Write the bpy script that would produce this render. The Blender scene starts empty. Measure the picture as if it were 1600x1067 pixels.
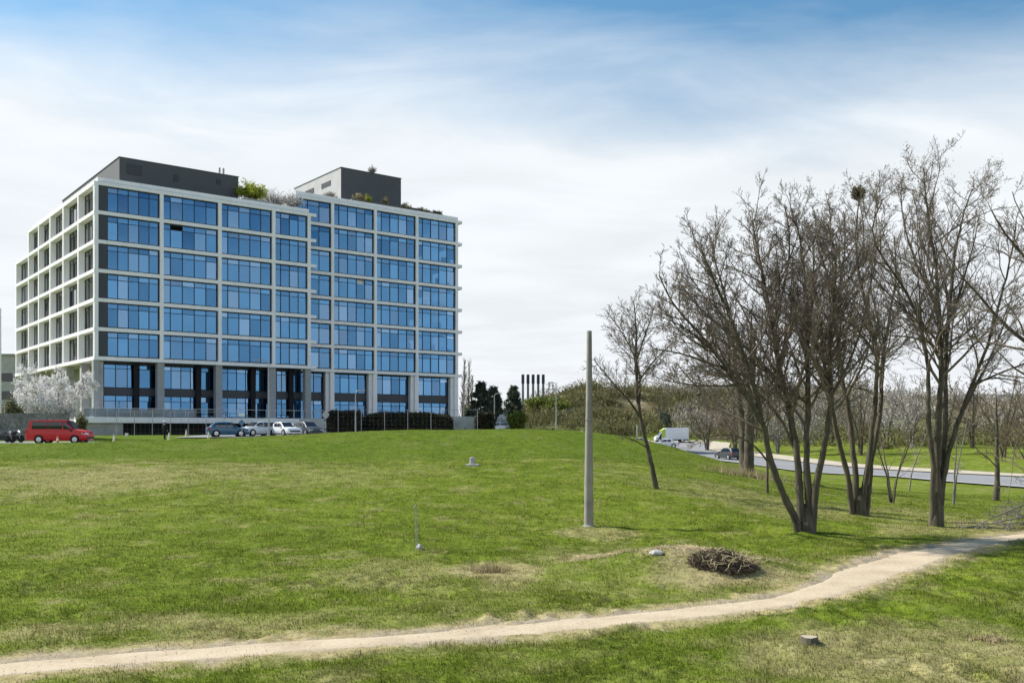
import bpy, bmesh, math, random
import numpy as np
from mathutils import Vector, Matrix

random.seed(7)
rng = np.random.default_rng(11)
scene = bpy.context.scene
COL = scene.collection
F, HY, E = 1500.0, 672.0, 2.8          # focal length in photo pixels, horizon row, eye height
R = math.radians


def pt(px, py, Y):
    return Vector(((px - 800) / F * Y, Y, E - (py - HY) / F * Y))


# ------------------------------------------------------------------ noise
def _h(ix, iy, s):
    n = ix.astype(np.int64) * 374761393 + iy.astype(np.int64) * 668265263 + s * 974634777
    n = (n ^ (n >> 13)) * 1274126177
    n = n ^ (n >> 16)
    return (n & 0xffffff) / float(0xffffff)


def vnoise(x, y, s=0):
    x = np.asarray(x, float); y = np.asarray(y, float)
    ix = np.floor(x); iy = np.floor(y)
    fx = x - ix; fy = y - iy
    fx = fx * fx * (3 - 2 * fx); fy = fy * fy * (3 - 2 * fy)
    a = _h(ix, iy, s); b = _h(ix + 1, iy, s); c = _h(ix, iy + 1, s); d = _h(ix + 1, iy + 1, s)
    return (a * (1 - fx) + b * fx) * (1 - fy) + (c * (1 - fx) + d * fx) * fy


def fbm(x, y, s=0, o=4):
    t = 0; a = .5
    for i in range(o):
        t = t + a * vnoise(x * 2 ** i + 17.3 * i, y * 2 ** i - 9.1 * i, s + i); a *= .5
    return t


def sstep(a, b, x):
    t = np.clip((np.asarray(x, float) - a) / (b - a), 0, 1)
    return t * t * (3 - 2 * t)


# ------------------------------------------------------------------ terrain height
CP = []
for X in (-40, -15, 0, 15, 40):
    for Y in (-30, -8, 6, 14):
        CP.append((X, Y, -2.8))
CP += [(-14, 21, -2.74), (-3, 21, -2.75), (8, 21, -2.8), (18, 21, -2.8), (32, 21, -2.8),
       (-18, 28, -2.55), (-6, 28, -2.62), (3, 28, -2.66), (11, 27, -2.85), (17, 29, -2.95), (26, 28, -2.95),
       (-24, 36, -2.0), (-10, 36, -2.02), (0, 35, -2.1), (6, 35, -2.15), (12, 37, -2.75), (18, 38, -3.2), (28, 38, -3.4),
       (-28, 45, -1.55), (-14, 45, -1.52), (0, 44, -1.5), (6, 45, -1.55), (10, 46, -2.1), (15, 48, -2.9), (22, 50, -3.5), (31, 50, -3.8),
       (-38, 60, -.85), (-31, 60, -.82), (-25, 60, -.70), (-15, 60, -.36), (-8, 60, -.06), (0, 60, -.02), (4, 60, -.06),
       (7, 60, -.42), (10, 60, -1.02), (13, 60, -1.95), (18, 60, -3.1), (26, 60, -3.9), (34, 58, -4.1),
       (-28, 52, -1.35), (-10, 51, -1.25), (0, 51, -1.22), (5, 52, -1.25), (-10, 56, -.55), (0, 56, -.5),
       (-45, 68, -1.2), (-25, 67, -1.05), (-8, 67, -.3), (3, 67, -.4), (10, 70, -1.9), (17, 72, -3.2), (26, 75, -4.1),
       (-60, 76, -1.25), (-35, 76, -1.25), (-20, 76, -1.15), (0, 78, -1.0), (8, 85, -1.6), (17, 90, -3.3), (25, 100, -4.1),
       (-75, 100, -.7), (-48, 100, -.75), (-30, 100, -.72), (-15, 100, -.72), (0, 105, -.8), (8, 110, -1.4), (16, 118, -3.0),
       (-60, 125, -.6), (-40, 130, -.6), (-20, 140, -.6), (0, 140, -.8), (10, 150, -1.2),
       (36, 68, -4.1), (33, 84, -4.1), (28, 108, -4.1), (49, 90, -4.1), (56, 70, -4.1), (42, 112, -4.1), (35, 128, -3.8), (27, 145, -3.4),
       (20, 165, -2.9), (14, 190, -2.5), (-5, 190, -.8), (30, 190, -2.2),
       (56, 96, -3.6), (64, 120, -2.6), (60, 80, -3.9), (74, 100, -2.8), (48, 135, -2.6), (44, 160, -2.0), (75, 150, -1.8),
       (80, 60, -4.0), (60, 40, -3.8), (45, 35, -3.4), (-60, 40, -1.8), (-90, 80, -1.3), (-100, 130, -.6), (-40, 190, -.6), (-90, 190, -.6)]
CP = np.array(CP, float)


def _u(r2):
    return 0.5 * r2 * np.log(r2 + 1e-9)


_n = len(CP)
_K = _u((CP[:, None, 0] - CP[None, :, 0]) ** 2 + (CP[:, None, 1] - CP[None, :, 1]) ** 2) + np.eye(_n) * 2.0
_P = np.c_[np.ones(_n), CP[:, :2]]
_A = np.block([[_K, _P], [_P.T, np.zeros((3, 3))]])
_W = np.linalg.solve(_A, np.r_[CP[:, 2], 0, 0, 0])

PATH_PX = [(-260, 1068), (-120, 1056), (0, 1042), (150, 1030), (300, 1019), (450, 1008), (600, 998), (750, 987), (880, 975), (1000, 963),
           (1120, 951), (1220, 938), (1285, 924), (1330, 905), (1380, 885), (1440, 867), (1510, 850), (1560, 841), (1620, 834), (1720, 826), (1850, 820)]


def ridge(x, y):
    """the scrub hill beyond the road and the far wooded ridge"""
    a = sstep(202, 268, y + .30 * np.abs(x - 40)) * (1 - sstep(300, 420, y))
    lat = sstep(-16, 22, x) * (1 - .35 * sstep(60, 120, x))
    h = 12.0 * a * lat * (.86 + .28 * vnoise(x / 26., y / 26., 5))
    far = 30 * sstep(420, 900, y) * (1 - sstep(1300, 1900, y)) * sstep(160, 420, x) * (.7 + .6 * vnoise(x / 190., y / 190., 9))
    return h + far


def base_z(x, y):
    x = np.asarray(x, float); y = np.asarray(y, float)
    sh = x.shape
    x = x.ravel(); y = y.ravel()
    out = np.empty_like(x)
    for i in range(0, len(x), 40000):
        a = x[i:i + 40000]; b = y[i:i + 40000]
        xx = np.clip(a, -100, 85); yy = np.clip(b, -30, 200)
        u = _u((xx[:, None] - CP[None, :, 0]) ** 2 + (yy[:, None] - CP[None, :, 1]) ** 2)
        z = u @ _W[:_n] + _W[_n] + _W[_n + 1] * xx + _W[_n + 2] * yy
        d = np.maximum(np.maximum(-100 - a, a - 85), np.maximum(-30 - b, b - 200))
        k = sstep(0, 120, d)
        out[i:i + 40000] = z * (1 - k) + (-2.0) * k + ridge(a, b)
    return (out + E).reshape(sh)


def hit(px, py, y0=7.0, y1=400.0):
    """ground point seen at a photo pixel"""
    Y = np.geomspace(y0, y1, 1500)
    X = (px - 800) / F * Y
    zr = E - (py - HY) / F * Y
    g = base_z(X, Y)
    idx = np.nonzero(zr <= g)[0]
    i = idx[0] if len(idx) else len(Y) - 1
    return float(X[i]), float(Y[i])


PATH = np.array([hit(a, b) for a, b in PATH_PX])


def _resample(P, step):
    d = np.r_[0, np.cumsum(np.hypot(*np.diff(P, axis=0).T))]
    t = np.arange(0, d[-1], step)
    return np.c_[np.interp(t, d, P[:, 0]), np.interp(t, d, P[:, 1])]


def _smooth(P, n=30):
    for _ in range(n):
        Q = P.copy(); Q[1:-1] = .25 * P[:-2] + .5 * P[1:-1] + .25 * P[2:]; P = Q
    return P


PATHS = _smooth(_resample(PATH, .12), 60)
PATH_W = .40 + .17 * sstep(4.5, 7.5, PATHS[:, 0]) - .20 * sstep(8.5, 13, PATHS[:, 0])   # half width, wider at the bend


def path_dist(x, y):
    x = np.asarray(x, float).ravel(); y = np.asarray(y, float).ravel()
    out = np.full(len(x), 9.0)
    P = PATHS[::2]; Wd = PATH_W[::2]
    sel = np.nonzero((y > 8) & (y < 34) & (np.abs(x) < 45))[0]
    for i in range(0, len(sel), 20000):
        s = sel[i:i + 20000]
        d = np.hypot(x[s][:, None] - P[None, :, 0], y[s][:, None] - P[None, :, 1]) - Wd[None, :]
        out[s] = d.min(1)
    return out


# patches of dry or bare ground: photo pixel, world radius, strength
DRY_PX = [(770, 893, 1.0, .7), (790, 905, .8, .6), (1000, 872, 2.0, .55), (1050, 880, 2.2, 1.0), (1110, 900, 1.6, .8), (1020, 881, 1.5, 1.0), (1080, 886, 1.2, 1.0), (1005, 868, 1.3, .9), (1190, 905, 1.2, .75),
          (930, 832, 1.1, .5), (1250, 1020, 1.0, .55), (1380, 1030, 1.5, .6), (1540, 1010, 1.6, .65), (1480, 1050, 1.4, .65),
          (1600, 1060, 1.5, .7), (620, 900, 1.6, .35), (150, 745, 5.0, .5), (60, 740, 4.0, .42), (350, 738, 4.5, .32), (520, 742, 4, .25), (1150, 834, .5, .5),
          (1480, 830, 2.2, .45), (1560, 820, 2.5, .55), (1420, 800, 2.5, .35), (1300, 890, 1.0, .4), (1340, 930, .9, .55),
          (1150, 770, 3.0, .35), (1250, 790, 3.0, .35), (60, 990, .9, .45), (230, 975, .8, .4), (330, 990, 1.0, .5), (420, 985, 1.0, .4)]
DRY = [(hit(a, b), r, k) for a, b, r, k in DRY_PX]


def dryness(x, y, pd=None):
    if pd is None:
        pd = path_dist(x, y)
    n = fbm(x * .9, y * .9, 31, 4); n2 = fbm(x * 3.1, y * 3.1, 41, 3)
    m = np.zeros_like(x)
    for (a, b), r, k in DRY:
        d = np.hypot(x - a, (y - b) * .8) / r
        m = np.maximum(m, k * (1 - sstep(.35, 1.35, d + (n - .47) * 1.6)))
    side = 1 - sstep(.0, .75, pd + (n2 - .45) * 1.2)
    m = np.maximum(m, .95 * side)
    m = np.maximum(m, 0.16 * sstep(.50, .74, fbm(x * .22 + 4, y * .22, 77, 5)))
    m = np.maximum(m, .30 * sstep(.52, .74, fbm(x * 1.1 + 4, y * 1.1, 79, 4)))
    return np.clip(m + (n2 - .47) * .5, 0, 1)


def bumps(x, y, pd):
    r = np.hypot(x, y)
    fade = (1 - sstep(45, 90, r)) * sstep(-.1, .45, pd)
    f2 = (1 - sstep(20, 45, r)) * sstep(-.22, .12, pd)
    b = .16 * (fbm(x * .45, y * .45, 3, 3) - .45) + .10 * (fbm(x * 1.9, y * 1.9, 13, 3) - .45)
    c = .085 * (vnoise(x * 5.5, y * 5.5, 23) - .5) * sstep(.38, .6, vnoise(x * .7, y * .7, 29))
    return b * fade + c * f2 - .035 * (1 - sstep(-.25, .1, pd)) * (pd < 2)


# small features that are real relief: the straw mound and the little pit
MOUND = hit(1065, 893); PIT = hit(1172, 830)


def relief(x, y):
    d = np.hypot((x - MOUND[0]) / 2.3, (y - MOUND[1]) / 1.5)
    e = np.hypot((x - PIT[0]) / 1.0, (y - PIT[1]) / .9)
    return .46 * np.exp(-d * d * 1.6) - .42 * np.exp(-e * e * 1.6) + .10 * np.exp(-(e - 1.3) ** 2 * 4)


def ground(x, y):
    xa = np.array([x], float); ya = np.array([y], float)
    return float((base_z(xa, ya) + relief(xa, ya) + bumps(xa, ya, path_dist(xa, ya)))[0])


# ------------------------------------------------------------------ objects
def tag(o, label=None, cat=None, group=None, kind=None):
    if label: o['label'] = label
    if cat: o['category'] = cat
    if group: o['group'] = group
    if kind: o['kind'] = kind
    return o


def empty(name, loc=(0, 0, 0), rotz=0.0):
    o = bpy.data.objects.new(name, None); COL.objects.link(o)
    o.location = loc; o.rotation_euler = (0, 0, rotz); o.empty_display_size = .3
    return o


def copy_tree(o, parent=None):
    c = o.copy(); COL.objects.link(c)
    if parent: c.parent = parent
    for ch in list(o.children):
        copy_tree(ch, c)
    return c


def np_mesh(name, V, Fq, mats, parent=None, smooth=False, loc=None, attrs=None):
    """mesh from numpy arrays; Fq is an (n,3) or (n,4) array"""
    me = bpy.data.meshes.new(name)
    V = np.ascontiguousarray(V, np.float32); Fq = np.ascontiguousarray(Fq, np.int32)
    n, k = Fq.shape
    me.vertices.add(len(V)); me.vertices.foreach_set('co', V.ravel())
    me.loops.add(n * k); me.loops.foreach_set('vertex_index', Fq.ravel())
    me.polygons.add(n)
    me.polygons.foreach_set('loop_start', np.arange(0, n * k, k, dtype=np.int32))
    try:
        me.polygons.foreach_set('loop_total', np.full(n, k, np.int32))
    except Exception:
        pass
    me.polygons.foreach_set('use_smooth', np.full(n, bool(smooth)))
    for kk, v in (attrs or {}).items():
        a = me.attributes.new(kk, 'FLOAT', 'POINT'); a.data.foreach_set('value', np.ascontiguousarray(v, np.float32))
    me.update(calc_edges=True)
    for m in (mats if isinstance(mats, (list, tuple)) else [mats]):
        me.materials.append(m)
    o = bpy.data.objects.new(name, me); COL.objects.link(o)
    if parent: o.parent = parent
    if loc: o.location = loc
    return o


class MB:
    """collects boxes, prisms, tubes into one mesh"""
    def __init__(self): self.v = []; self.f = []; self.mi = []
    def add(self, vs, fs, mi=0):
        b = len(self.v); self.v += [tuple(p) for p in vs]
        self.f += [tuple(b + i for i in f) for f in fs]; self.mi += [mi] * len(fs)
    def box(self, x0, x1, y0, y1, z0, z1, mi=0, M=None):
        vs = [Vector((x, y, z)) for z in (z0, z1) for y in (y0, y1) for x in (x0, x1)]
        if M: vs = [M @ p for p in vs]
        self.add(vs, [(0, 2, 3, 1), (4, 5, 7, 6), (0, 1, 5, 4), (2, 6, 7, 3), (0, 4, 6, 2), (1, 3, 7, 5)], mi)
    def prism(self, poly, y0, y1, mi=0):
        """polygon in x,z extruded along y"""
        n = len(poly)
        vs = [(p[0], y0, p[1]) for p in poly] + [(p[0], y1, p[1]) for p in poly]
        fs = [tuple(range(n)), tuple(range(2 * n - 1, n - 1, -1))] + [(i, i + n, (i + 1) % n + n, (i + 1) % n) for i in range(n)]
        self.add(vs, fs, mi)
    def tube(self, pts, rad, sides=8, cap=True, mi=0):
        pts = [Vector(p) for p in pts]; n = len(pts)
        if not isinstance(rad, (list, tuple)): rad = [rad] * n
        vs = []
        for i, p in enumerate(pts):
            t = (pts[min(i + 1, n - 1)] - pts[max(i - 1, 0)]).normalized()
            ref = Vector((0, 0, 1)) if abs(t.z) < .9 else Vector((1, 0, 0))
            a = t.cross(ref).normalized(); b = t.cross(a)
            for k in range(sides):
                w = 2 * math.pi * k / sides
                vs.append(p + (a * math.cos(w) + b * math.sin(w)) * rad[i])
        fs = [(i * sides + k, i * sides + (k + 1) % sides, (i + 1) * sides + (k + 1) % sides, (i + 1) * sides + k) for i in range(n - 1) for k in range(sides)]
        if cap: fs += [tuple(range(sides)), tuple(range(n * sides - 1, (n - 1) * sides - 1, -1))]
        self.add(vs, fs, mi)
    def lathe(self, prof, sides=16, c=(0, 0, 0), axis='z', mi=0):
        """profile of (radius, height)"""
        vs = []
        for r, h in prof:
            for k in range(sides):
                w = 2 * math.pi * k / sides
                a, b = r * math.cos(w), r * math.sin(w)
                p = {'z': (a, b, h), 'y': (a, h, b), 'x': (h, a, b)}[axis]
                vs.append((p[0] + c[0], p[1] + c[1], p[2] + c[2]))
        n = len(prof)
        fs = [(i * sides + k, i * sides + (k + 1) % sides, (i + 1) * sides + (k + 1) % sides, (i + 1) * sides + k) for i in range(n - 1) for k in range(sides)]
        fs += [tuple(range(sides)), tuple(range(n * sides - 1, (n - 1) * sides - 1, -1))]
        self.add(vs, fs, mi)
    def build(self, name, mats, parent=None, loc=None, smooth=None, bevel=None):
        me = bpy.data.meshes.new(name); me.from_pydata(self.v, [], self.f)
        for m in (mats if isinstance(mats, (list, tuple)) else [mats]): me.materials.append(m)
        if len(me.materials) > 1: me.polygons.foreach_set('material_index', self.mi)
        bm = bmesh.new(); bm.from_mesh(me); bmesh.ops.recalc_face_normals(bm, faces=bm.faces); bm.to_mesh(me); bm.free()
        if smooth:
            me.polygons.foreach_set('use_smooth', [True] * len(me.polygons)); me.set_sharp_from_angle(angle=R(smooth))
        me.update()
        o = bpy.data.objects.new(name, me); COL.objects.link(o)
        if parent: o.parent = parent
        if loc: o.location = loc
        if bevel:
            b = o.modifiers.new('bevel', 'BEVEL'); b.width = bevel; b.segments = 2; b.limit_method = 'ANGLE'
        return o


# ------------------------------------------------------------------ materials
class NT:
    def __init__(self, name):
        self.m = bpy.data.materials.new(name); self.m.use_nodes = True
        self.t = self.m.node_tree; self.t.nodes.clear()
        self.out = self.n('ShaderNodeOutputMaterial')
    def n(self, ty, **kw):
        nd = self.t.nodes.new(ty)
        for k, v in kw.items():
            if k.startswith('i_'):
                nd.inputs[k[2:].replace('_', ' ')].default_value = v
            else: setattr(nd, k, v)
        return nd
    def l(self, a, b): self.t.links.new(a, b)
    def noise(self, scale, detail=4, rough=.55, vec=None, dist=0.0):
        nd = self.n('ShaderNodeTexNoise'); nd.inputs['Scale'].default_value = scale
        nd.inputs['Detail'].default_value = detail; nd.inputs['Roughness'].default_value = rough; nd.inputs['Distortion'].default_value = dist
        if vec: self.l(vec, nd.inputs['Vector'])
        return nd.outputs['Fac']
    def ramp(self, fac, stops):
        nd = self.n('ShaderNodeValToRGB'); cr = nd.color_ramp
        while len(cr.elements) < len(stops): cr.elements.new(.5)
        for e, (p, c) in zip(cr.elements, stops):
            e.position = p; e.color = (*c, 1) if len(c) == 3 else c
        self.l(fac, nd.inputs['Fac']); return nd.outputs['Color']
    def mix(self, fac, a, b, mode='MIX'):
        nd = self.n('ShaderNodeMix', data_type='RGBA', blend_type=mode)
        for s, v in ((0, fac), (6, a), (7, b)):
            if isinstance(v, (int, float)): nd.inputs[s].default_value = v
            elif isinstance(v, tuple): nd.inputs[s].default_value = (*v, 1)
            else: self.l(v, nd.inputs[s])
        return nd.outputs[2]
    def math(self, op, a, b=None, clamp=False):
        nd = self.n('ShaderNodeMath', operation=op, use_clamp=clamp)
        for i, v in enumerate((a, b)):
            if v is None: continue
            if isinstance(v, (int, float)): nd.inputs[i].default_value = v
            else: self.l(v, nd.inputs[i])
        return nd.outputs[0]
    def mrange(self, v, a, b, c, d):
        nd = self.n('ShaderNodeMapRange'); self.l(v, nd.inputs[0])
        for i, k in enumerate((a, b, c, d)): nd.inputs[i + 1].default_value = k
        return nd.outputs[0]
    def coord(self, which='Object'):
        return self.n('ShaderNodeTexCoord').outputs[which]
    def pos(self): return self.n('ShaderNodeNewGeometry').outputs['Position']
    def island(self): return self.n('ShaderNodeNewGeometry').outputs['Random Per Island']
    def bump(self, h, strength=.3, dist=.02):
        nd = self.n('ShaderNodeBump'); nd.inputs['Strength'].default_value = strength; nd.inputs['Distance'].default_value = dist
        self.l(h, nd.inputs['Height']); return nd.outputs['Normal']
    def bsdf(self, col, rough=.6, metal=0.0, spec=.4, normal=None, **kw):
        b = self.n('ShaderNodeBsdfPrincipled')
        if isinstance(col, tuple): b.inputs['Base Color'].default_value = (*col, 1)
        else: self.l(col, b.inputs['Base Color'])
        if isinstance(rough, (int, float)): b.inputs['Roughness'].default_value = rough
        else: self.l(rough, b.inputs['Roughness'])
        b.inputs['Metallic'].default_value = metal; b.inputs['Specular IOR Level'].default_value = spec
        for k, v in kw.items(): b.inputs[k].default_value = v
        if normal: self.l(normal, b.inputs['Normal'])
        return b.outputs['BSDF']
    def done(self, sh): self.l(sh, self.out.inputs['Surface']); return self.m


def simple(name, col, rough=.6, metal=0.0, var=.25, scale=3.0, bump=0.0, bscale=30., spec=.4, coat=0.0, wpos=True):
    n = NT(name); p = n.pos() if wpos else n.coord()
    a = n.noise(scale, 5, .6, p)
    k = n.mrange(a, .3, .7, 1 - var, 1 + var)
    comb = n.n('ShaderNodeCombineColor'); [n.l(k, comb.inputs[i]) for i in range(3)]
    c = n.mix(1.0, col, comb.outputs[0], 'MULTIPLY')
    nm = n.bump(n.noise(bscale, 4, .6, p), bump, .02) if bump else None
    kw = {'Coat Weight': coat} if coat else {}
    return n.done(n.bsdf(c, rough, metal, spec, nm, **kw))


M = {}
n = NT('white_frame'); p = n.pos(); a = n.noise(.5, 4, .6, p)
mp_ = n.n('ShaderNodeMapping'); mp_.inputs['Scale'].default_value = (1, 1, .12); n.l(p, mp_.inputs['Vector']); b = n.noise(3.0, 5, .65, mp_.outputs[0])
k_ = n.math('MULTIPLY', n.mrange(a, .3, .7, .96, 1.03), n.mrange(b, .5, .75, 1.0, .86)); cb_ = n.n('ShaderNodeCombineColor'); [n.l(k_, cb_.inputs[i]) for i in range(3)]
M['white_frame'] = n.done(n.bsdf(n.mix(1.0, (.85, .835, .84), cb_.outputs[0], 'MULTIPLY'), .6, 0, .3))
M['concrete'] = simple('concrete', (.36, .36, .35), .85, var=.2, scale=.9, bump=.2)
M['pale_concrete'] = simple('pale_concrete', (.48, .48, .47), .85, var=.15, scale=1.2, bump=.2)
M['column_grey'] = simple('column_grey', (.30, .31, .32), .7, var=.1)
M['charcoal'] = simple('charcoal', (.075, .082, .09), .65, var=.08, scale=.5)
M['box_light'] = simple('box_light', (.10, .105, .11), .65, var=.08, scale=.5)  # charcoal lifted a little for a sunlit plant room side; also the trough
M['box_sunlit'] = simple('box_sunlit', (.42, .42, .41), .7, var=.08, scale=.5)  # plant room grey with the sunlight on its left wall painted in
M['mullion'] = simple('mullion', (.012, .02, .035), .5, var=.1)
M['dark_void'] = simple('dark_void', (.012, .013, .015), .9, var=.3)
M['dark_panel'] = simple('dark_panel', (.04, .046, .055), .5, var=.08)
M['interior'] = simple('interior', (.30, .31, .32), .8, var=.2, scale=.4)
M['blind'] = simple('blind', (.62, .66, .70), .8, var=.05)
M['steel'] = simple('steel', (.38, .39, .40), .45, .6, var=.12)
M['galv'] = simple('galv', (.34, .35, .36), .5, .4, var=.15)
M['white_paint'] = simple('white_paint', (.78, .78, .77), .5, var=.06)
M['black_rubber'] = simple('black_rubber', (.018, .018, .018), .85, var=.2)
M['alloy'] = simple('alloy', (.55, .56, .57), .35, .7, var=.05)
M['tail_red'] = simple('tail_red', (.45, .02, .02), .25, var=.05)
M['lamp_clear'] = simple('lamp_clear', (.75, .77, .78), .15, var=.05)
M['amber'] = simple('amber', (.8, .3, .02), .3, var=.05)
M['car_glass'] = simple('car_glass', (.015, .02, .025), .06, var=.1, spec=.8)
M['plastic_dark'] = simple('plastic_dark', (.03, .03, .032), .6, var=.2)


def paint(name, c):
    return simple('paint_' + name, c, .38, .0, var=.05, coat=.35)


def bark(name, c1, c2, scale=9.0):
    n = NT(name); p = n.coord()
    mp = n.n('ShaderNodeMapping'); mp.inputs['Scale'].default_value = (1, 1, .22); n.l(p, mp.inputs['Vector'])
    a = n.noise(scale, 6, .65, mp.outputs[0], .6); b = n.noise(1.1, 3, .5, p)
    c = n.ramp(a, [(.3, c1), (.68, c2)])
    c = n.mix(n.mrange(b, .4, .7, 0, .55), c, (.085, .09, .05))
    return n.done(n.bsdf(c, .95, 0, .2, n.bump(a, .9, .03)))


M['bark'] = bark('bark', (.040, .032, .024), (.155, .13, .10))
M['bark_pale'] = bark('bark_pale', (.11, .10, .09), (.30, .28, .25))
M['twig'] = simple('twig', (.17, .138, .108), .9, var=.35, scale=1.5)
M['twig_pale'] = simple('twig_pale', (.26, .235, .21), .9, var=.3, scale=1.0)
M['twig_tan'] = simple('twig_tan', (.16, .125, .085), .9, var=.35, scale=.6)


def leafmat(name, c1, c2, c3, scale=.5, trans=.25):
    n = NT(name); p = n.pos()
    a = n.noise(scale, 4, .6, p); r = n.island()
    c = n.ramp(n.math('ADD', n.math('MULTIPLY', a, .6), n.math('MULTIPLY', r, .4)), [(.25, c1), (.5, c2), (.78, c3)])
    b = n.bsdf(c, .75, 0, .25)
    if trans:
        t = n.n('ShaderNodeBsdfTranslucent'); n.l(c, t.inputs['Color'])
        mx = n.n('ShaderNodeMixShader'); mx.inputs[0].default_value = trans
        n.l(b, mx.inputs[1]); n.l(t.outputs[0], mx.inputs[2]); b = mx.outputs[0]
    return n.done(b)


M['conifer'] = leafmat('conifer', (.05, .066, .050), (.09, .112, .08), (.15, .175, .115), .6, .35)
M['hedge'] = leafmat('hedge', (.018, .020, .012), (.040, .040, .022), (.095, .082, .045), .7, .2)
M['willow'] = leafmat('willow', (.20, .24, .02), (.38, .42, .04), (.55, .54, .09), .9, .35)
M['lime_bush'] = leafmat('lime_bush', (.06, .085, .018), (.15, .19, .03), (.27, .29, .06), .9, .3)
M['blossom'] = leafmat('blossom', (.66, .64, .63), (.78, .76, .75), (.86, .85, .84), 1.2, .3)
M['brush'] = leafmat('brush', (.085, .080, .032), (.165, .158, .062), (.26, .25, .115), .09, .2)
M['brush_pale'] = leafmat('brush_pale', (.20, .175, .135), (.36, .325, .27), (.52, .49, .44), .05, .2)
M['straw'] = leafmat('straw', (.20, .155, .075), (.38, .31, .165), (.55, .47, .29), 2.0, .3)
M['seed'] = leafmat('seed', (.03, .028, .02), (.07, .06, .04), (.12, .10, .07), 2.0, .2)
EXPOSURE = 0.86; SUN_E = 3.9; SKY_S = .10; SKY_TINT = (.52, .80, .84); CLOUD_S = .555
CLOUD_LOW = (.895, .91, .955); CLOUD_HI = (.905, .945, .975)
GR = ((.044, .070, .007), (.108, .150, .014), (.164, .206, .026), (.225, .245, .048))
N_GRASS = 900000
GL_REFL = (.072, .180, .315)
# ------------------------------------------------------------------ camera, sun, sky
cam = bpy.data.cameras.new('camera'); co = bpy.data.objects.new('camera', cam); COL.objects.link(co)
co.location = (0, 0, E); co.rotation_euler = (R(90), 0, 0)
cam.lens = 36.0 * F / 1600; cam.sensor_width = 36; cam.shift_y = (HY - 533.5) / 1600
cam.clip_start = .1; cam.clip_end = 9000
scene.camera = co
scene.view_settings.view_transform = 'Standard'; scene.view_settings.look = 'None'
scene.view_settings.exposure = EXPOSURE; scene.view_settings.gamma = 1.0

SUN_AZ = Vector((-.93, .36, 0)).normalized(); SUN_EL = R(41)
sd = Vector((SUN_AZ.x * math.cos(SUN_EL), SUN_AZ.y * math.cos(SUN_EL), math.sin(SUN_EL)))
sl = bpy.data.lights.new('sun', 'SUN'); sl.energy = SUN_E; sl.angle = R(1.2); sl.color = (1.0, .95, .86)
so = bpy.data.objects.new('sun', sl); COL.objects.link(so)
so.rotation_euler = sd.to_track_quat('Z', 'Y').to_euler(); so.location = (-60, 20, 60)

w = bpy.data.worlds.new('World'); scene.world = w; w.use_nodes = True
t = w.node_tree; t.nodes.clear()


class WN(NT):
    def __init__(self, tree): self.t = tree; self.m = None


n = WN(t)
sky = n.n('ShaderNodeTexSky', sky_type='NISHITA'); sky.sun_disc = False
sky.sun_elevation = SUN_EL; sky.sun_rotation = math.atan2(SUN_AZ.x, SUN_AZ.y)
sky.air_density = 1.0; sky.dust_density = .6; sky.ozone_density = 2.5; sky.altitude = 100
hsv = n.n('ShaderNodeHueSaturation'); hsv.inputs['Saturation'].default_value = .95; n.l(sky.outputs[0], hsv.inputs['Color'])
tc = n.n('ShaderNodeTexCoord'); gen = tc.outputs['Generated']
sep = n.n('ShaderNodeSeparateXYZ'); n.l(gen, sep.inputs[0])
X_, Y_, Z_ = sep.outputs[0], sep.outputs[1], sep.outputs[2]
zz = n.math('ADD', n.math('MAXIMUM', Z_, 0.0), .12)
cv = n.n('ShaderNodeCombineXYZ'); n.l(n.math('DIVIDE', X_, zz), cv.inputs[0]); n.l(n.math('DIVIDE', Y_, zz), cv.inputs[1])
mp = n.n('ShaderNodeMapping'); mp.inputs['Scale'].default_value = (.55, .9, 1); mp.inputs['Rotation'].default_value = (0, 0, R(-14)); mp.inputs['Location'].default_value = (3.1, 1.7, 0)
n.l(cv.outputs[0], mp.inputs['Vector'])
n1 = n.noise(.8, 8, .52, mp.outputs[0], .35)
n2 = n.noise(2.6, 6, .55, mp.outputs[0], .5)
nn = n.math('ADD', n.math('MULTIPLY', n1, .62), n.math('MULTIPLY', n2, .38))
# cover: full and bright low in front, thin above and to the right, open sky behind the viewer
el = n.mrange(Z_, .20, .43, .62, -.20)
az = n.math('MULTIPLY', n.mrange(X_, -.1, .55, 0, 1), n.mrange(Z_, .14, .36, 0, -.22))
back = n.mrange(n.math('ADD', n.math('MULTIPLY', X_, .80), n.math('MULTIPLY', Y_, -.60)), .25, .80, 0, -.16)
cover = n.math('ADD', n.math('ADD', nn, el), n.math('ADD', az, back))
cf = n.mrange(cover, .36, .82, 0, 1)
cf = n.math('MINIMUM', n.math('MAXIMUM', cf, 0.0), .97)
shade = n.mrange(n2, .35, .65, .94, 1.05)
low = n.mrange(Z_, .0, .22, 0, 1)
ccol = n.mix(low, CLOUD_LOW, CLOUD_HI)
cb = n.n('ShaderNodeCombineColor'); [n.l(shade, cb.inputs[i]) for i in range(3)]
ccol = n.mix(1.0, ccol, cb.outputs[0], 'MULTIPLY')
bg1 = n.n('ShaderNodeBackground'); n.l(n.mix(1.0, hsv.outputs[0], SKY_TINT, 'MULTIPLY'), bg1.inputs['Color']); bg1.inputs['Strength'].default_value = SKY_S
bg2 = n.n('ShaderNodeBackground'); n.l(ccol, bg2.inputs['Color']); n.l(n.math('MULTIPLY', n.mrange(n.math('ADD', n.math('MULTIPLY', X_, .80), n.math('MULTIPLY', Y_, -.60)), .25, .85, 1.0, 1.75), CLOUD_S), bg2.inputs['Strength'])   # cloud gain behind the viewer, added to brighten the shaded front facade
mx = n.n('ShaderNodeMixShader'); n.l(cf, mx.inputs[0]); n.l(bg1.outputs[0], mx.inputs[1]); n.l(bg2.outputs[0], mx.inputs[2])
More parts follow.
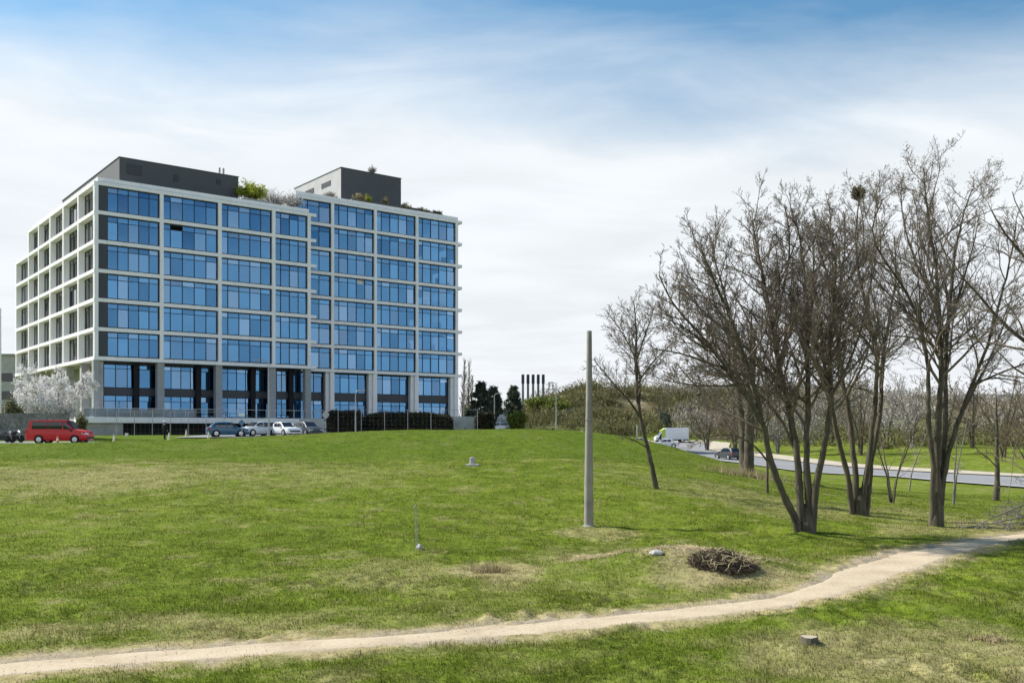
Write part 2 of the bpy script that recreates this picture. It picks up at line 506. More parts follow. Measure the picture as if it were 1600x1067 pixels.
wo = n.n('ShaderNodeOutputWorld'); n.l(mx.outputs[0], wo.inputs['Surface'])
w.cycles.sampling_method = 'MANUAL'; w.cycles.sample_map_resolution = 512

# ------------------------------------------------------------------ ground


def grass_colour(n, p, dry, per_blade=None):
    big = n.noise(.10, 4, .6, p); mid = n.noise(1.1, 5, .68, p); fine = n.noise(5.5, 5, .72, p)
    v = n.math('ADD', n.math('MULTIPLY', big, .22), n.math('ADD', n.math('MULTIPLY', mid, .40), n.math('MULTIPLY', fine, .38)))
    if per_blade: v = n.math('ADD', n.math('MULTIPLY', v, .8), n.math('MULTIPLY', per_blade, .2))
    g = n.ramp(v, [(.33, GR[0]), (.46, GR[1]), (.56, GR[2]), (.68, GR[3])])
    st = n.ramp(n.math('ADD', n.math('MULTIPLY', fine, .7), n.math('MULTIPLY', mid, .3)), [(.3, (.18, .14, .065)), (.5, (.38, .31, .165)), (.72, (.56, .47, .29))])
    return n.mix(dry, g, st)


n = NT('meadow'); p = n.pos()
dry = n.n('ShaderNodeAttribute', attribute_name='dry').outputs['Fac']
bare = n.n('ShaderNodeAttribute', attribute_name='bare').outputs['Fac']
c = grass_colour(n, p, dry)
lush = n.n('ShaderNodeAttribute', attribute_name='lush').outputs['Fac']
c = n.mix(lush, c, n.ramp(n.noise(2.6, 6, .72, p), [(.36, (.050, .096, .008)), (.64, (.115, .170, .016))]))
hill = n.n('ShaderNodeAttribute', attribute_name='hill').outputs['Fac']
hc = n.ramp(n.noise(.07, 5, .65, p), [(.32, (.075, .060, .032)), (.45, (.13, .105, .055)), (.53, (.18, .155, .08)), (.62, (.40, .355, .27))])
c = n.mix(hill, c, hc)
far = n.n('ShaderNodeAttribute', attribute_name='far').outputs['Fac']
c = n.mix(far, c, n.ramp(n.noise(.012, 5, .65, p), [(.35, (.085, .10, .105)), (.65, (.15, .17, .17))]))  # distant ground turns blue-grey, haze put into the colour
c = n.mix(bare, c, n.ramp(n.noise(5, 5, .7, p), [(.3, (.28, .22, .15)), (.7, (.45, .385, .29))]))
h = n.math('ADD', n.math('MULTIPLY', n.noise(2.2, 5, .65, p), .7), n.math('MULTIPLY', n.noise(14, 4, .7, p), .3))
M['meadow'] = n.done(n.bsdf(c, 1.0, 0, .04, n.bump(h, .6, .12)))

n = NT('grass_blades'); p = n.pos()
dry = n.n('ShaderNodeAttribute', attribute_name='dry').outputs['Fac']
c = grass_colour(n, p, dry, n.island())
gn = n.n('ShaderNodeNewGeometry'); va = n.n('ShaderNodeVectorMath', operation='ADD'); n.l(gn.outputs['Normal'], va.inputs[0]); va.inputs[1].default_value = (0, 0, 1.3)
vn = n.n('ShaderNodeVectorMath', operation='NORMALIZE'); n.l(va.outputs[0], vn.inputs[0])
b = n.bsdf(c, .9, 0, .05, vn.outputs[0]); tr = n.n('ShaderNodeBsdfTranslucent'); n.l(c, tr.inputs['Color'])
mx = n.n('ShaderNodeMixShader'); mx.inputs[0].default_value = .42; n.l(b, mx.inputs[1]); n.l(tr.outputs[0], mx.inputs[2])
M['grass_blades'] = n.done(mx.outputs[0])

n = NT('sand_path'); p = n.pos()
a = n.noise(1.3, 4, .6, p); f = n.noise(18, 5, .7, p); g = n.noise(70, 3, .6, p)
c = n.ramp(n.math('ADD', n.math('MULTIPLY', a, .5), n.math('MULTIPLY', f, .5)), [(.3, (.36, .275, .18)), (.5, (.53, .43, .305)), (.7, (.63, .53, .395))])
c = n.mix(n.mrange(g, .62, .72, 0, .5), c, (.25, .21, .16))
M['sand_path'] = n.done(n.bsdf(c, .95, 0, .1, n.bump(n.math('ADD', f, n.math('MULTIPLY', g, .5)), .5, .02)))

n = NT('asphalt'); p = n.pos()
a = n.noise(.35, 4, .6, p); f = n.noise(22, 4, .7, p)
c = n.ramp(n.math('ADD', n.math('MULTIPLY', a, .6), n.math('MULTIPLY', f, .4)), [(.3, (.20, .20, .205)), (.7, (.30, .30, .31))])
M['asphalt'] = n.done(n.bsdf(c, .85, 0, .3, n.bump(f, .3, .01)))
M['verge'] = simple('verge', (.46, .40, .31), .95, var=.22, scale=1.2, bump=.2)
M['kerb'] = simple('kerb', (.50, .47, .42), .9, var=.15, bump=.2)

# fan of vertices round a point behind the camera, fine where the photo looks
th = np.r_[np.linspace(-180, -44, 46)[:-1], np.linspace(-44, 44, 735), np.linspace(44, 180, 46)[1:]]
th = R(1) * th
rr = np.r_[np.array([.02, 1, 2, 3.5, 5]), np.geomspace(6, 75, 470), np.geomspace(76, 420, 150)[0:], np.geomspace(440, 5200, 46)]
TT, RR = np.meshgrid(th, rr)
gx = (RR * np.sin(TT)).ravel(); gy = (RR * np.cos(TT)).ravel()
pd = path_dist(gx, gy)
gz = base_z(gx, gy) + relief(gx, gy) + bumps(gx, gy, pd)
nt, nr = len(th), len(rr)
ii = (np.arange(nr - 1)[:, None] * nt + np.arange(nt - 1)[None, :]).ravel()
q = np.c_[ii, ii + 1, ii + nt + 1, ii + nt]
dr = dryness(gx, gy, pd)
pitd = np.hypot((gx - PIT[0]) / .8, (gy - PIT[1]) / .6)
bare = np.clip(1 - sstep(-.15, .22, pd + (fbm(gx * 2.2, gy * 2.2, 88, 3) - .45) * .9), 0, 1)
bare = np.maximum(bare, .55 * (1 - sstep(.3, 1.0, pitd)))
hillm = sstep(1.2, 4.5, ridge(gx, gy)) * (gy < 420)
toe = 46.8 + 1.6 * (fbm(gx * .12, gy * .0 + 2, 71, 3) - .45)
lushm = .85 * sstep(toe - .6, toe + .9, gy) * (1 - sstep(150, 180, gy)) * sstep(-60, -50, gx + .0 * gy) * (1 - sstep(6, 14, gx)) * (.55 + .6 * fbm(gx * .25, gy * .25, 73, 4))
lushm = np.clip(lushm + .22 * sstep(.50, .70, fbm(gx * .16, gy * .16, 75, 4)) * (gy < 46), 0, 1) * (1 - .8 * np.clip(dr, 0, 1) * (gy < 46))
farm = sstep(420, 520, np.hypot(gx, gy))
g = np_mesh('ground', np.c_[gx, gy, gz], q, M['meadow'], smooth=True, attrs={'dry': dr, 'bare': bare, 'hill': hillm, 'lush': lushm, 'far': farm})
tag(g, kind='structure')

# the trodden path: a strip whose borders dive under the turf
sv, nx_ = [], 13
Tn = np.gradient(PATHS, axis=0); Tn /= np.hypot(Tn[:, 0], Tn[:, 1])[:, None]
Nn = np.c_[-Tn[:, 1], Tn[:, 0]]
wl = PATH_W * (1 + .55 * (fbm(np.arange(len(PATHS)) * .09, np.zeros(len(PATHS)), 5, 3) - .45) * 2)
wr = PATH_W * (1 + .55 * (fbm(np.arange(len(PATHS)) * .09, np.ones(len(PATHS)) * 9, 6, 3) - .45) * 2)
cols = []
for k in range(nx_):
    u = -1.25 + 2.5 * k / (nx_ - 1)
    wd = np.where(u < 0, wl, wr)
    P2 = PATHS + Nn * (u * wd)[:, None]
    z = base_z(P2[:, 0], P2[:, 1]) + relief(P2[:, 0], P2[:, 1]) - .012 - .05 * max(0, abs(u) - .8) / .45 + .012 * (fbm(P2[:, 0] * 2.5, P2[:, 1] * 2.5, 61, 3) - .45)
    cols.append(np.c_[P2, z])
V = np.stack(cols, 1).reshape(-1, 3)
m_ = len(PATHS)
ii = (np.arange(m_ - 1)[:, None] * nx_ + np.arange(nx_ - 1)[None, :]).ravel()
tag(np_mesh('path', V, np.c_[ii, ii + 1, ii + nx_ + 1, ii + nx_], M['sand_path'], smooth=True), kind='structure')


# ------------------------------------------------------------------ grass blades (one uncountable mass)
def grass_sheet(name, N, rmin, rmax, tmax, hmin, hmax, wid, power, dens_fn=None, clump=True):
    u = rng.random(N); e = 1 - power
    r = (rmin ** e + u * (rmax ** e - rmin ** e)) ** (1 / e)
    a = (rng.random(N) * 2 - 1) * R(tmax)
    x = r * np.sin(a); y = r * np.cos(a)
    pdd = path_dist(x, y)
    k = pdd > (-.22 + .5 * (rng.random(N) - .3))
    k &= rng.random(N) < (.62 + .38 * sstep(.3, .62, fbm(x * 1.3, y * 1.3, 51, 3)))
    if clump: k &= rng.random(N) > .75 * sstep(.55, .95, dryness(x, y, pdd))
    else: k &= (fbm(x * 1.6, y * 1.6, 52, 3) > .47) & (fbm(x * .33, y * .33, 57, 3) > .38)
    x, y, r, pdd = x[k], y[k], r[k], pdd[k]; N = len(x)
    z = base_z(x, y) + relief(x, y) + bumps(x, y, pdd)
    cl = sstep(.32, .68, fbm(x * 1.6, y * 1.6, 52, 3)) * .5 + .5
    cl *= sstep(-.3, .8, pdd) * .6 + .4
    h = (hmin + (hmax - hmin) * rng.random(N)) * cl
    d = dryness(x, y, pdd)
    yaw = rng.random(N) * 2 * math.pi; lean = .35 + .75 * rng.random(N)
    dx, dy = np.cos(yaw), np.sin(yaw)
    wv = wid * (.6 + .8 * rng.random(N)) * (r / 14.) ** .55
    px_, py_ = -dy * wv * .5, dx * wv * .5
    b0 = np.c_[x - px_, y - py_, z - .01]; b1 = np.c_[x + px_, y + py_, z - .01]
    tip = np.c_[x + dx * h * lean, y + dy * h * lean, z + h * (1.15 - .45 * lean)]
    V = np.stack([b0, b1, tip], 1).reshape(-1, 3)
    return V, np.repeat(d + (rng.random(N) - .5) * .3, 3)


Va, da = grass_sheet('grass', N_GRASS, 8.5, 66, 40, .03, .090, .014, .75)
Vb, db = grass_sheet('grass', 26000, 8.5, 48, 40, .05, .10, .014, 1.1, clump=False)
Va = np.concatenate([Va, Vb]); da = np.concatenate([da, db * .5])
tag(np_mesh('grass', Va, np.arange(len(Va)).reshape(-1, 3), M['grass_blades'], attrs={'dry': np.clip(da, 0, 1)}), kind='stuff')


# pebbles lying on the path
NP = 1500; i_ = rng.integers(0, len(PATHS), NP); u_ = rng.uniform(-1.05, 1.05, NP) 
P2 = PATHS[i_] + Nn[i_] * (u_ * PATH_W[i_])[:, None]; kp = np.abs(P2[:, 0]) < 26; P2 = P2[kp]; NP = len(P2)
pz_ = base_z(P2[:, 0], P2[:, 1]) + relief(P2[:, 0], P2[:, 1]) - .012
tet = np.array([[1, 0, -.3], [-.5, .87, -.3], [-.5, -.87, -.3], [.1, .05, .75], [.55, .5, .3]])
sz = (.004 + .010 * rng.random(NP) ** 3)[:, None, None]; an = rng.random(NP) * 6.28
rot = np.stack([np.stack([np.cos(an), -np.sin(an), 0 * an], -1), np.stack([np.sin(an), np.cos(an), 0 * an], -1), np.stack([0 * an, 0 * an, 1 + 0 * an], -1)], 1)
V = (np.einsum('nij,kj->nki', rot, tet) * sz + np.c_[P2, pz_][:, None, :]).reshape(-1, 3)
f_ = np.array([[0, 4, 3], [4, 1, 3], [1, 2, 3], [2, 0, 3], [0, 1, 4]])
tag(np_mesh('pebbles', V, (np.arange(NP)[:, None, None] * 5 + f_[None]).reshape(-1, 3), simple('pebble', (.42, .36, .28), .9, var=.4, scale=20)), kind='stuff')


# ------------------------------------------------------------------ roads
def strip(name, left, right, mat, lift, nseg=60, ncr=6, kind='structure', zfun=None):
    L = _smooth(_resample(np.array(left, float), .8), 8); Rr = _smooth(_resample(np.array(right, float), .8), 8)
    tt = np.linspace(0, 1, nseg)
    def at(P): s = np.linspace(0, 1, len(P)); return np.c_[np.interp(tt, s, P[:, 0]), np.interp(tt, s, P[:, 1])]
    L, Rr = at(L), at(Rr)
    V = np.stack([L + (Rr - L) * (k / (ncr - 1)) for k in range(ncr)], 1).reshape(-1, 2)
    z = base_z(V[:, 0], V[:, 1]) + lift
    ii = (np.arange(nseg - 1)[:, None] * ncr + np.arange(ncr - 1)[None, :]).ravel()
    o = np_mesh(name, np.c_[V, z], np.c_[ii, ii + ncr, ii + ncr + 1, ii + 1], mat, smooth=True)
    return tag(o, kind=kind)


NEAR = [(41, 46), (36.5, 66), (33, 84), (28.5, 106), (25.5, 124), (21.5, 146), (23, 158), (19, 170), (6, 179), (-12, 182), (-40, 183)]
FARE = [(54, 50), (46.5, 76), (42.8, 89), (36.8, 114), (33.2, 132), (30.5, 150), (34.5, 166), (33.5, 184), (20, 191), (0, 192), (-40, 193)]
strip('road', NEAR, FARE, M['asphalt'], .09)
def off(P, d): return [(x + d, y + d * .35) for x, y in P]
strip('road_kerb', off(NEAR, -.3), off(NEAR, .02), M['kerb'], .16, ncr=3)
strip('pavement', off(FARE, .02), off(FARE, 3.6), M['verge'], .17, ncr=4)
strip('access_road', [(-85, 78), (-40, 78), (-24, 80), (-14, 86), (-6, 98)], [(-85, 86), (-42, 86), (-28, 87), (-20, 91), (-14, 98)], M['asphalt'], .09)
strip('car_park', [(-34, 96.5), (-20, 96.5), (0, 97.5)], [(-34, 106), (-20, 107), (0, 107)], M['asphalt'], .10, ncr=10)
# ------------------------------------------------------------------ the office building
UX, UY = .789, .614; VX, VY = -.614, .789
X0, Y0 = -51.46, 118.2
ZB = E - .6                                     # the building's local zero
bld = empty('office_building', (X0, Y0, ZB), math.atan2(UY, UX))
tag(bld, 'large modern office block with blue glass windows in a white concrete grid', 'office building')


def s_at(px, tt=0.0):
    k = (px - 800) / F
    return (k * (Y0 + VY * tt) - X0 - VX * tt) / (UX - k * UY)


def LZ(k): return 8.9 + 3.6 * k + .6            # beam centres, local


def glass(name, refl, trans, fac0, fac1):
    n = NT(name); r = n.island()
    geo = n.n('ShaderNodeNewGeometry')
    # every pane sits a hair out of true, so reflections break from pane to pane
    cx = n.n('ShaderNodeCombineXYZ')
    wn = n.n('ShaderNodeTexWhiteNoise', noise_dimensions='1D'); oi = n.n('ShaderNodeObjectInfo').outputs['Random']; n.l(n.math('ADD', n.math('MULTIPLY', r, 37.7), n.math('MULTIPLY', oi, 911.0)), wn.inputs['W']); r = wn.outputs['Value']
    sub = n.n('ShaderNodeVectorMath', operation='SUBTRACT'); n.l(wn.outputs['Color'], sub.inputs[0]); sub.inputs[1].default_value = (.5, .5, .5)
    scl = n.n('ShaderNodeVectorMath', operation='SCALE'); n.l(sub.outputs[0], scl.inputs[0]); scl.inputs['Scale'].default_value = 1.0
    mul = n.n('ShaderNodeVectorMath', operation='MULTIPLY_ADD'); n.l(scl.outputs[0], mul.inputs[0]); mul.inputs[1].default_value = (.12, .12, .03); mul.inputs[2].default_value = (0, 0, .03)
    add = n.n('ShaderNodeVectorMath', operation='ADD'); n.l(geo.outputs['Normal'], add.inputs[0]); n.l(mul.outputs[0], add.inputs[1])
    nb = n.n('ShaderNodeBump'); nb.inputs['Strength'].default_value = .05; nb.inputs['Distance'].default_value = .05
    n.l(n.noise(.5, 2, .5, n.pos()), nb.inputs['Height']); n.l(add.outputs[0], nb.inputs['Normal'])
    gl = n.n('ShaderNodeBsdfGlossy'); gl.inputs['Roughness'].default_value = .015; n.l(n.mix(n.mrange(n.math('FRACT', n.math('MULTIPLY', r, 7.31)), .60, 1.0, 0, .30), refl, tuple(min(1, .5 * c_ + .26) for c_ in refl)), gl.inputs['Color'])
    n.l(nb.outputs[0], gl.inputs['Normal'])
    tr = n.n('ShaderNodeBsdfTransparent'); tr.inputs['Color'].default_value = (*trans, 1)
    mx = n.n('ShaderNodeMixShader'); n.l(n.mrange(r, 0, 1, fac0, fac1), mx.inputs[0]); n.l(tr.outputs[0], mx.inputs[1]); n.l(gl.outputs[0], mx.inputs[2])
    return n.done(mx.outputs[0])


M['side_frame'] = simple('side_frame', (.10, .105, .11), .5, var=.1)
M['glass_blue'] = glass('glass_blue', GL_REFL, (.50, .72, .90), .48, .90)
M['glass_grey'] = glass('glass_grey', (.62, .64, .66), (.75, .76, .77), .45, .85)


def window(x0, x1, z0, z1, y, npanes, parent, mat, dp=.16, fmat='mullion', bprob=.72, transom=.24, axis='x', first=None, rows=None, blind=True, opened=None):
    """a glazed bay in the plane y (or x, for the side wall) with mullions; panes and blinds are its sub-parts"""
    fr, pn, bl = MB(), MB(), MB()
    fw = .07
    def bx(mb, a0, a1, d0, d1, b0, b1):
        if axis == 'x': mb.box(a0, a1, d0, d1, b0, b1)
        else: mb.box(d0, d1, a0, a1, b0, b1)
    xs = [x0 + (x1 - x0) * i / npanes for i in range(npanes + 1)]
    if first: xs = [x0] + [x0 + first + (x1 - x0 - first) * i / (npanes - 1) for i in range(npanes)]
    zs = rows or [z0, z1 - (z1 - z0) * transom, z1]
    bd = .15 if axis == 'x' else .10
    bx(fr, x0, x1, y, y + dp, z0, z0 + bd); bx(fr, x0, x1, y, y + dp, z1 - bd, z1)
    for i, x in enumerate(xs):
        a = max(x0, x - fw / 2); b = min(x1, x + fw / 2)
        if i in (0, npanes): a, b = (x0, x0 + fw * 1.3) if i == 0 else (x1 - bd * 1.1, x1)
        bx(fr, a, b, y - .02, y + dp - .01, z0 + bd, z1 - bd)
    for i in range(npanes):
        a, b = xs[i] + fw / 2, xs[i + 1] - fw / 2
        for j in range(1, len(zs) - 1):
            if random.random() < .92 or j > 1: bx(fr, a, b, y + .01, y + dp - .03, zs[j] - fw / 2, zs[j] + fw / 2)
        for j in range(len(zs) - 1):
            c0, c1 = zs[j] + fw / 2, zs[j + 1] - fw / 2
            if opened == i and j == len(zs) - 2: continue
            d = y + .06 + random.uniform(-.004, .004)
            bx(pn, a, b, d, d + .02, c0, c1)
    if blind and random.random() < bprob:
        i = random.randrange(npanes); j = min(npanes - 1, i + random.choice((0, 0, 1, 2)))
        dr = random.choice((.25, .45, .8, 1.0, 1.0)); zt = z1 - .12; zbb = zt - (zt - z0 - .15) * dr
        bx(bl, xs[i] + .05, xs[j + 1] - .05, y + .22, y + .235, zbb, zt)
    f = fr.build('window', M[fmat], parent)
    pn.build('pane', mat, f)
    if bl.v: bl.build('blind', M['blind'], f)
    return f


colpx = [253, 344, 428]
S1 = [.28] + [s_at(p) for p in colpx] + [28.86]
RB = 4.75
S2 = [28.95] + [s_at(p, RB) for p in (520, 587, 652)] + [s_at(714, RB)]
SE2 = S2[-1] + .28
TC = [.35, 7.8, 15.7, 23.3, 30.6, 37.5]
TE = 46.7
bh = .225
# white grid of beams and columns
front = MB(); side = MB(); fr2 = MB(); sd2 = MB()
for k in range(7):
    z0, z1 = LZ(k) - bh, LZ(k) + bh
    front.box(0, 29.95, 0, .72, z0, z1)
    side.box(0, 1.1, .722, (TE + .8 if k < 6 else 37.8), z0, z1)
for k in range(6):
    z0, z1 = LZ(k) + bh, LZ(k + 1) - bh
    for i, s in enumerate(S1):
        hw = .235
        front.box(s - hw + (.0 if i else .003), s + hw, .012, .55, z0, z1)
    for i, tt in enumerate(TC + [TE]):
        if k == 5 and tt > 38: continue
        side.box(.012, 1.0, max(tt - .27, .56), tt + .27, z0, z1)
for k in range(8):
    z0, z1 = LZ(k) - bh, LZ(k) + bh
    fr2.box(28.95, SE2 + .75, RB, RB + .72, z0, z1)
    if k: sd2.box(SE2 - .4, SE2 + .74, RB + .722, RB + 26, z0, z1)
for k in range(7):
    z0, z1 = LZ(k) + bh, LZ(k + 1) - bh
    for i, s in enumerate(S2):
        fr2.box(s - .235 + (.235 if i == 0 else 0), s + .235, RB + .012, RB + .55, z0, z1)
    for tt in (RB + 8, RB + 15.5, RB + 23):
        sd2.box(SE2 - .3, SE2, tt - .27, tt + .27, z0, z1)
front.build('concrete_grid', M['white_frame'], bld); side.build('concrete_grid', M['white_frame'], bld)
fr2.build('concrete_grid', M['white_frame'], bld); sd2.build('concrete_grid', M['white_frame'], bld)
# floors and inner core
for k in range(8):
    sl_ = MB(); z = LZ(k)
    if k < 7: sl_.box(1.102, 28.9, .724, TE if k < 6 else 37.6, z - .2, z + .2)
    sl_.box(28.96, SE2 - .42, RB + .724, RB + 26, z - .2, z + .2)
    sl_.build('floor_slab', M['pale_concrete'], bld)
core = MB()
core.box(7.5, 28.85, 7.5, 36, 3, LZ(6) - .22); core.box(28.9, SE2 - 6, RB + 6, RB + 22, 3, LZ(7) - .22)
core.build('inner_wall', M['interior'], bld)
fu = MB()
for k in range(6):
    for s in np.arange(2, 28, 1.1):
        if random.random() < .5:
            hh = random.uniform(.5, 1.25); fu.box(s, s + random.uniform(.3, .9), 1.0, 1.5, LZ(k) + .21, LZ(k) + .21 + hh)
for k in range(7):
    for s in np.arange(30, SE2 - 1, 1.1):
        if random.random() < .5:
            hh = random.uniform(.5, 1.3); fu.box(s, s + random.uniform(.3, .9), RB + 1.0, RB + 1.5, LZ(k) + .21, LZ(k) + .21 + hh)
tag(fu.build('office_furniture', M['white_paint'], bld), kind='stuff')
# glazing
for k in range(6):
    z0, z1 = LZ(k) + bh, LZ(k + 1) - bh
    for i in range(4):
        a, b = S1[i] + .235, S1[i + 1] - .235
        if i == 0:
            dpn = MB(); dpn.box(a, a + 1.1, .20, .40, z0, z1); dpn.build('corner_panel', M['dark_panel'], bld); a += 1.1
        window(a, b, z0, z1, .30, 5 if i < 3 else 4, bld, M['glass_blue'], first=None if i == 0 else (.95 if i < 3 else .9), opened=1 if (i == 1 and k == 4) else None)
    for i in range(6):
        a = TC[i] + .27 if i else .73; b = (TC + [TE])[i + 1] - .27
        if k == 5 and i == 5: continue
        window(a, b, z0, z1, .80, 4, bld, M['glass_grey'], axis='y', transom=.2, dp=.09, fmat='side_frame', bprob=1.0)
for k in range(7):
    z0, z1 = LZ(k) + bh, LZ(k + 1) - bh
    for i in range(4):
        a, b = S2[i] + .235, S2[i + 1] - .235
        window(a, b, z0, z1, RB + .30, 5 if i else 3, bld, M['glass_blue'], first=.95 if i else None, opened=3 if (i == 1 and k == 3) else None)
# the setback wall closing the front mass towards the recess
ew = MB(); ew.box(28.6, 28.9, .73, RB - .01, LZ(0) + .3, LZ(6)); ew.build('end_wall', M['dark_panel'], bld)
ew = MB(); ew.box(28.952, 29.25, RB + .73, RB + 20, LZ(6) + .21, LZ(7) - bh - .01); ew.build('end_wall', M['white_frame'], bld)
# parapets
pz = LZ(6) + bh
pp = MB(); pp.box(.5, 29.0, .42, .7, pz + .14, pz + .62); pp.box(.55, .85, .702, 37.4, pz + .14, pz + .62); gp = MB(); gp.box(.6, 28.9, .55, .66, pz + .002, pz + .14); gp.build('gap_shade', M['dark_void'], bld)  # near-black strips paint the shade in the gaps under the parapets
pp.build('parapet', M['white_frame'], bld)
pz2 = LZ(7) + bh
pp = MB(); pp.box(29.2, SE2 + .2, RB + .42, RB + .7, pz2 + .14, pz2 + .62); gp = MB(); gp.box(29.3, SE2, RB + .52, RB + .66, pz2 + .002, pz2 + .14); gp.build('gap_shade', M['dark_void'], bld)
pp.build('parapet', M['white_frame'], bld)
rf = MB(); rf.box(.9, 28.85, .72, 37.4, pz + .01, pz + .12); rf.build('roof', M['concrete'], bld)
rf = MB(); rf.box(29.3, SE2 - .3, RB + .72, RB + 25.9, pz2 + .01, pz2 + .12); rf.build('roof', M['concrete'], bld)
rf = MB(); rf.box(.5, 28, 37.9, TE + .4, LZ(5) + bh + .01, LZ(5) + bh + .35); rf.build('lower_roof', M['charcoal'], bld)


# plant rooms on the roof
def plant_room(s0, s1, t0, t1, z0, z1, sunlit_mat):
    mb = MB(); mb.box(s0, s1, t0, t1, z0, z1)
    o = mb.build('plant_room', [M['charcoal'], sunlit_mat], bld)
    for p_ in o.data.polygons:
        if p_.normal.x < -.9: p_.material_index = 1  # left faces get the lighter grey, sunlight put into the colour
    cp = MB(); cp.box(s0 - .08, s1 + .08, t0 - .08, t1 + .08, z1 + .002, z1 + .10); cp.build('coping', M['charcoal'], o)
    return o


PR1_TOP = (HY - 246) / F * (Y0 + UY * s_at(186.5, 3.2) + VY * 3.2) + .6
bs0 = s_at(186.5, 3.2); bs1 = s_at(372.5, 3.2)
b1 = plant_room(bs0, bs1, 3.2, 33, pz + .121, PR1_TOP, M['box_light'])
for (pa, pb, za, zb_) in ((198, 222, 258, 274), (271, 279, 273, 284), (338, 345, 281, 289)):
    sa, sb = s_at(pa, 3.2), s_at(pb, 3.2); Ym = Y0 + UY * (sa + sb) / 2 + VY * 3.2
    v = MB(); zt, zl = (HY - za) / F * Ym + .6, (HY - zb_) / F * Ym + .6
    v.box(sa, sb, 3.14, 3.198, zl, zt)
    for q_ in range(5): v.box(sa, sb, 3.11, 3.139, zl + (zt - zl) * (q_ + .3) / 5, zl + (zt - zl) * (q_ + .6) / 5)
    v.build('louvre_vent', M['dark_panel'], b1)
ms = MB()
for px in (343, 349):
    s = s_at(px, 6); ms.tube([(s, 6, PR1_TOP + .1), (s, 6, PR1_TOP + 1.7)], .07, 6)
    ms.box(s - .12, s + .12, 5.9, 6.1, PR1_TOP + 1.0, PR1_TOP + 1.6)
ms.build('roof_antenna', M['galv'], bld)
rt = RB + 7.0
PR2_TOP = (HY - 262) / F * (Y0 + UY * s_at(532.7, rt) + VY * rt) + .6
cs0 = s_at(532.7, rt); cs1 = s_at(626.5, rt)
b2 = plant_room(cs0, cs1, rt, rt + 17, pz2 + .121, PR2_TOP, M['box_sunlit'])
for ta in (rt + 3.5, rt + 9.5):
    for q_ in range(3):
        v = MB(); v.box(cs0 - .06, cs0 - .003, ta + q_ * 1.15, ta + q_ * 1.15 + .9, PR2_TOP - 2.1, PR2_TOP - 1.3); v.build('louvre_vent', M['dark_panel'], b2)
# low structure at the right end of the roof, planter troughs along the edge
lw = MB(); lw.box(s_at(640, RB + 3), s_at(672, RB + 3), RB + 3, RB + 4.5, pz2 + .121, pz2 + 1.7); lw.build('roof_screen', M['charcoal'], bld)
tr_ = MB(); tr_.box(s_at(548, RB + 1.6), s_at(688, RB + 1.6), RB + 1.2, RB + 2.0, pz2 + .121, pz2 + 1.05); tr_.build('roof_trough', M['box_light'], bld)
tr_ = MB(); tr_.box(s_at(381, 1.6), s_at(425, 1.6), 1.3, 2.3, pz + .121, pz + 1.1); tr_.build('roof_trough', M['concrete'], bld)
hd = MB(); hd.lathe([(.9, 0), (.9, .5), (.7, .85), (.35, 1.0)], 14, (s_at(478, RB + 3), RB + 3, pz2 + .121)); hd.build('roof_cowl', M['charcoal'], bld, smooth=40)

# ground storeys: recessed glazing behind columns
TZ = 2.2                                          # terrace top, local
zt = LZ(0) - bh
for i, s in enumerate(S1):
    c_ = MB(); c_.box(s - .45 + (.2 if i == 0 else 0), s + .45, .35, 1.25, TZ + .002, zt - .002); c_.build('column', M['column_grey'], bld, bevel=.03)
for i, s in enumerate(S1[:-1]):
    a, b = S1[i] + (.6 if i else 0), S1[i + 1] + (.6 if i < 3 else -.3)
    GY = 2.1
    window(a, b, TZ + .05, TZ + 2.9, GY, 6, bld, M['glass_blue'], rows=[TZ + .05, TZ + 2.1, TZ + 2.9])
    sp = MB(); sp.box(a, b, GY - .05, GY + .2, TZ + 2.902, TZ + 3.7); sp.build('spandrel', M['dark_panel'], bld)
    window(a, b, TZ + 3.702, zt - .25, GY, 6, bld, M['glass_blue'], transom=.2)
    pl = MB(); x_ = a + (b - a) * .62
    pl.add([(x_ - .36, GY - .55, zt - .01), (x_ + .36, GY - .55, zt - .01), (x_ + .36, GY - .2, zt - .01), (x_ - .36, GY - .2, zt - .01),
            (x_ - .3, GY - .5, TZ + .01), (x_ + .3, GY - .5, TZ + .01), (x_ + .3, GY - .2, TZ + .01), (x_ - .3, GY - .2, TZ + .01)],
           [(0, 1, 2, 3), (7, 6, 5, 4), (0, 4, 5, 1), (1, 5, 6, 2), (2, 6, 7, 3), (3, 7, 4, 0)])
    pl.build('column_reflection', M['dark_void'], bld)  # near-black strip added for the columns' dark reflection in the glass
hdp = MB(); hdp.box(.6, 28.5, 2.0, 2.4, zt - .248, zt - .003); hdp.build('soffit_edge', M['dark_panel'], bld)
for i, s in enumerate(S2):
    if i == 0: continue
    c_ = MB(); c_.box(s - .34, s + .34, RB + .15, RB + .9, -.3, zt - .002)
    c_.box(s - .95, s - .342, RB + .5, RB + 1.15, -.3, zt - .002)
    c_.build('column', M['white_frame'], bld)
for i in range(4):
    a, b = S2[i] + .36, S2[i + 1] - .96
    GY = RB + 1.2
    if i == 0: a = 29.3
    window(a, b, TZ - 2.3, TZ + 2.9, GY, 4 if i else 3, bld, M['glass_blue'], rows=[TZ - 2.3, TZ + .1, TZ + 2.2, TZ + 2.9])
    sp = MB(); sp.box(a, b, GY - .04, GY + .2, TZ + 2.902, TZ + 3.9); sp.build('spandrel', M['dark_panel'], bld)
    window(a, b, TZ + 3.902, zt - .1, GY, 4 if i else 3, bld, M['glass_blue'], transom=.2)
    rv = MB(); rv.box(b + .002, b + .6, GY + .02, GY + .3, TZ - 2.3, zt - .01); rv.build('corner_panel', M['dark_panel'], bld)
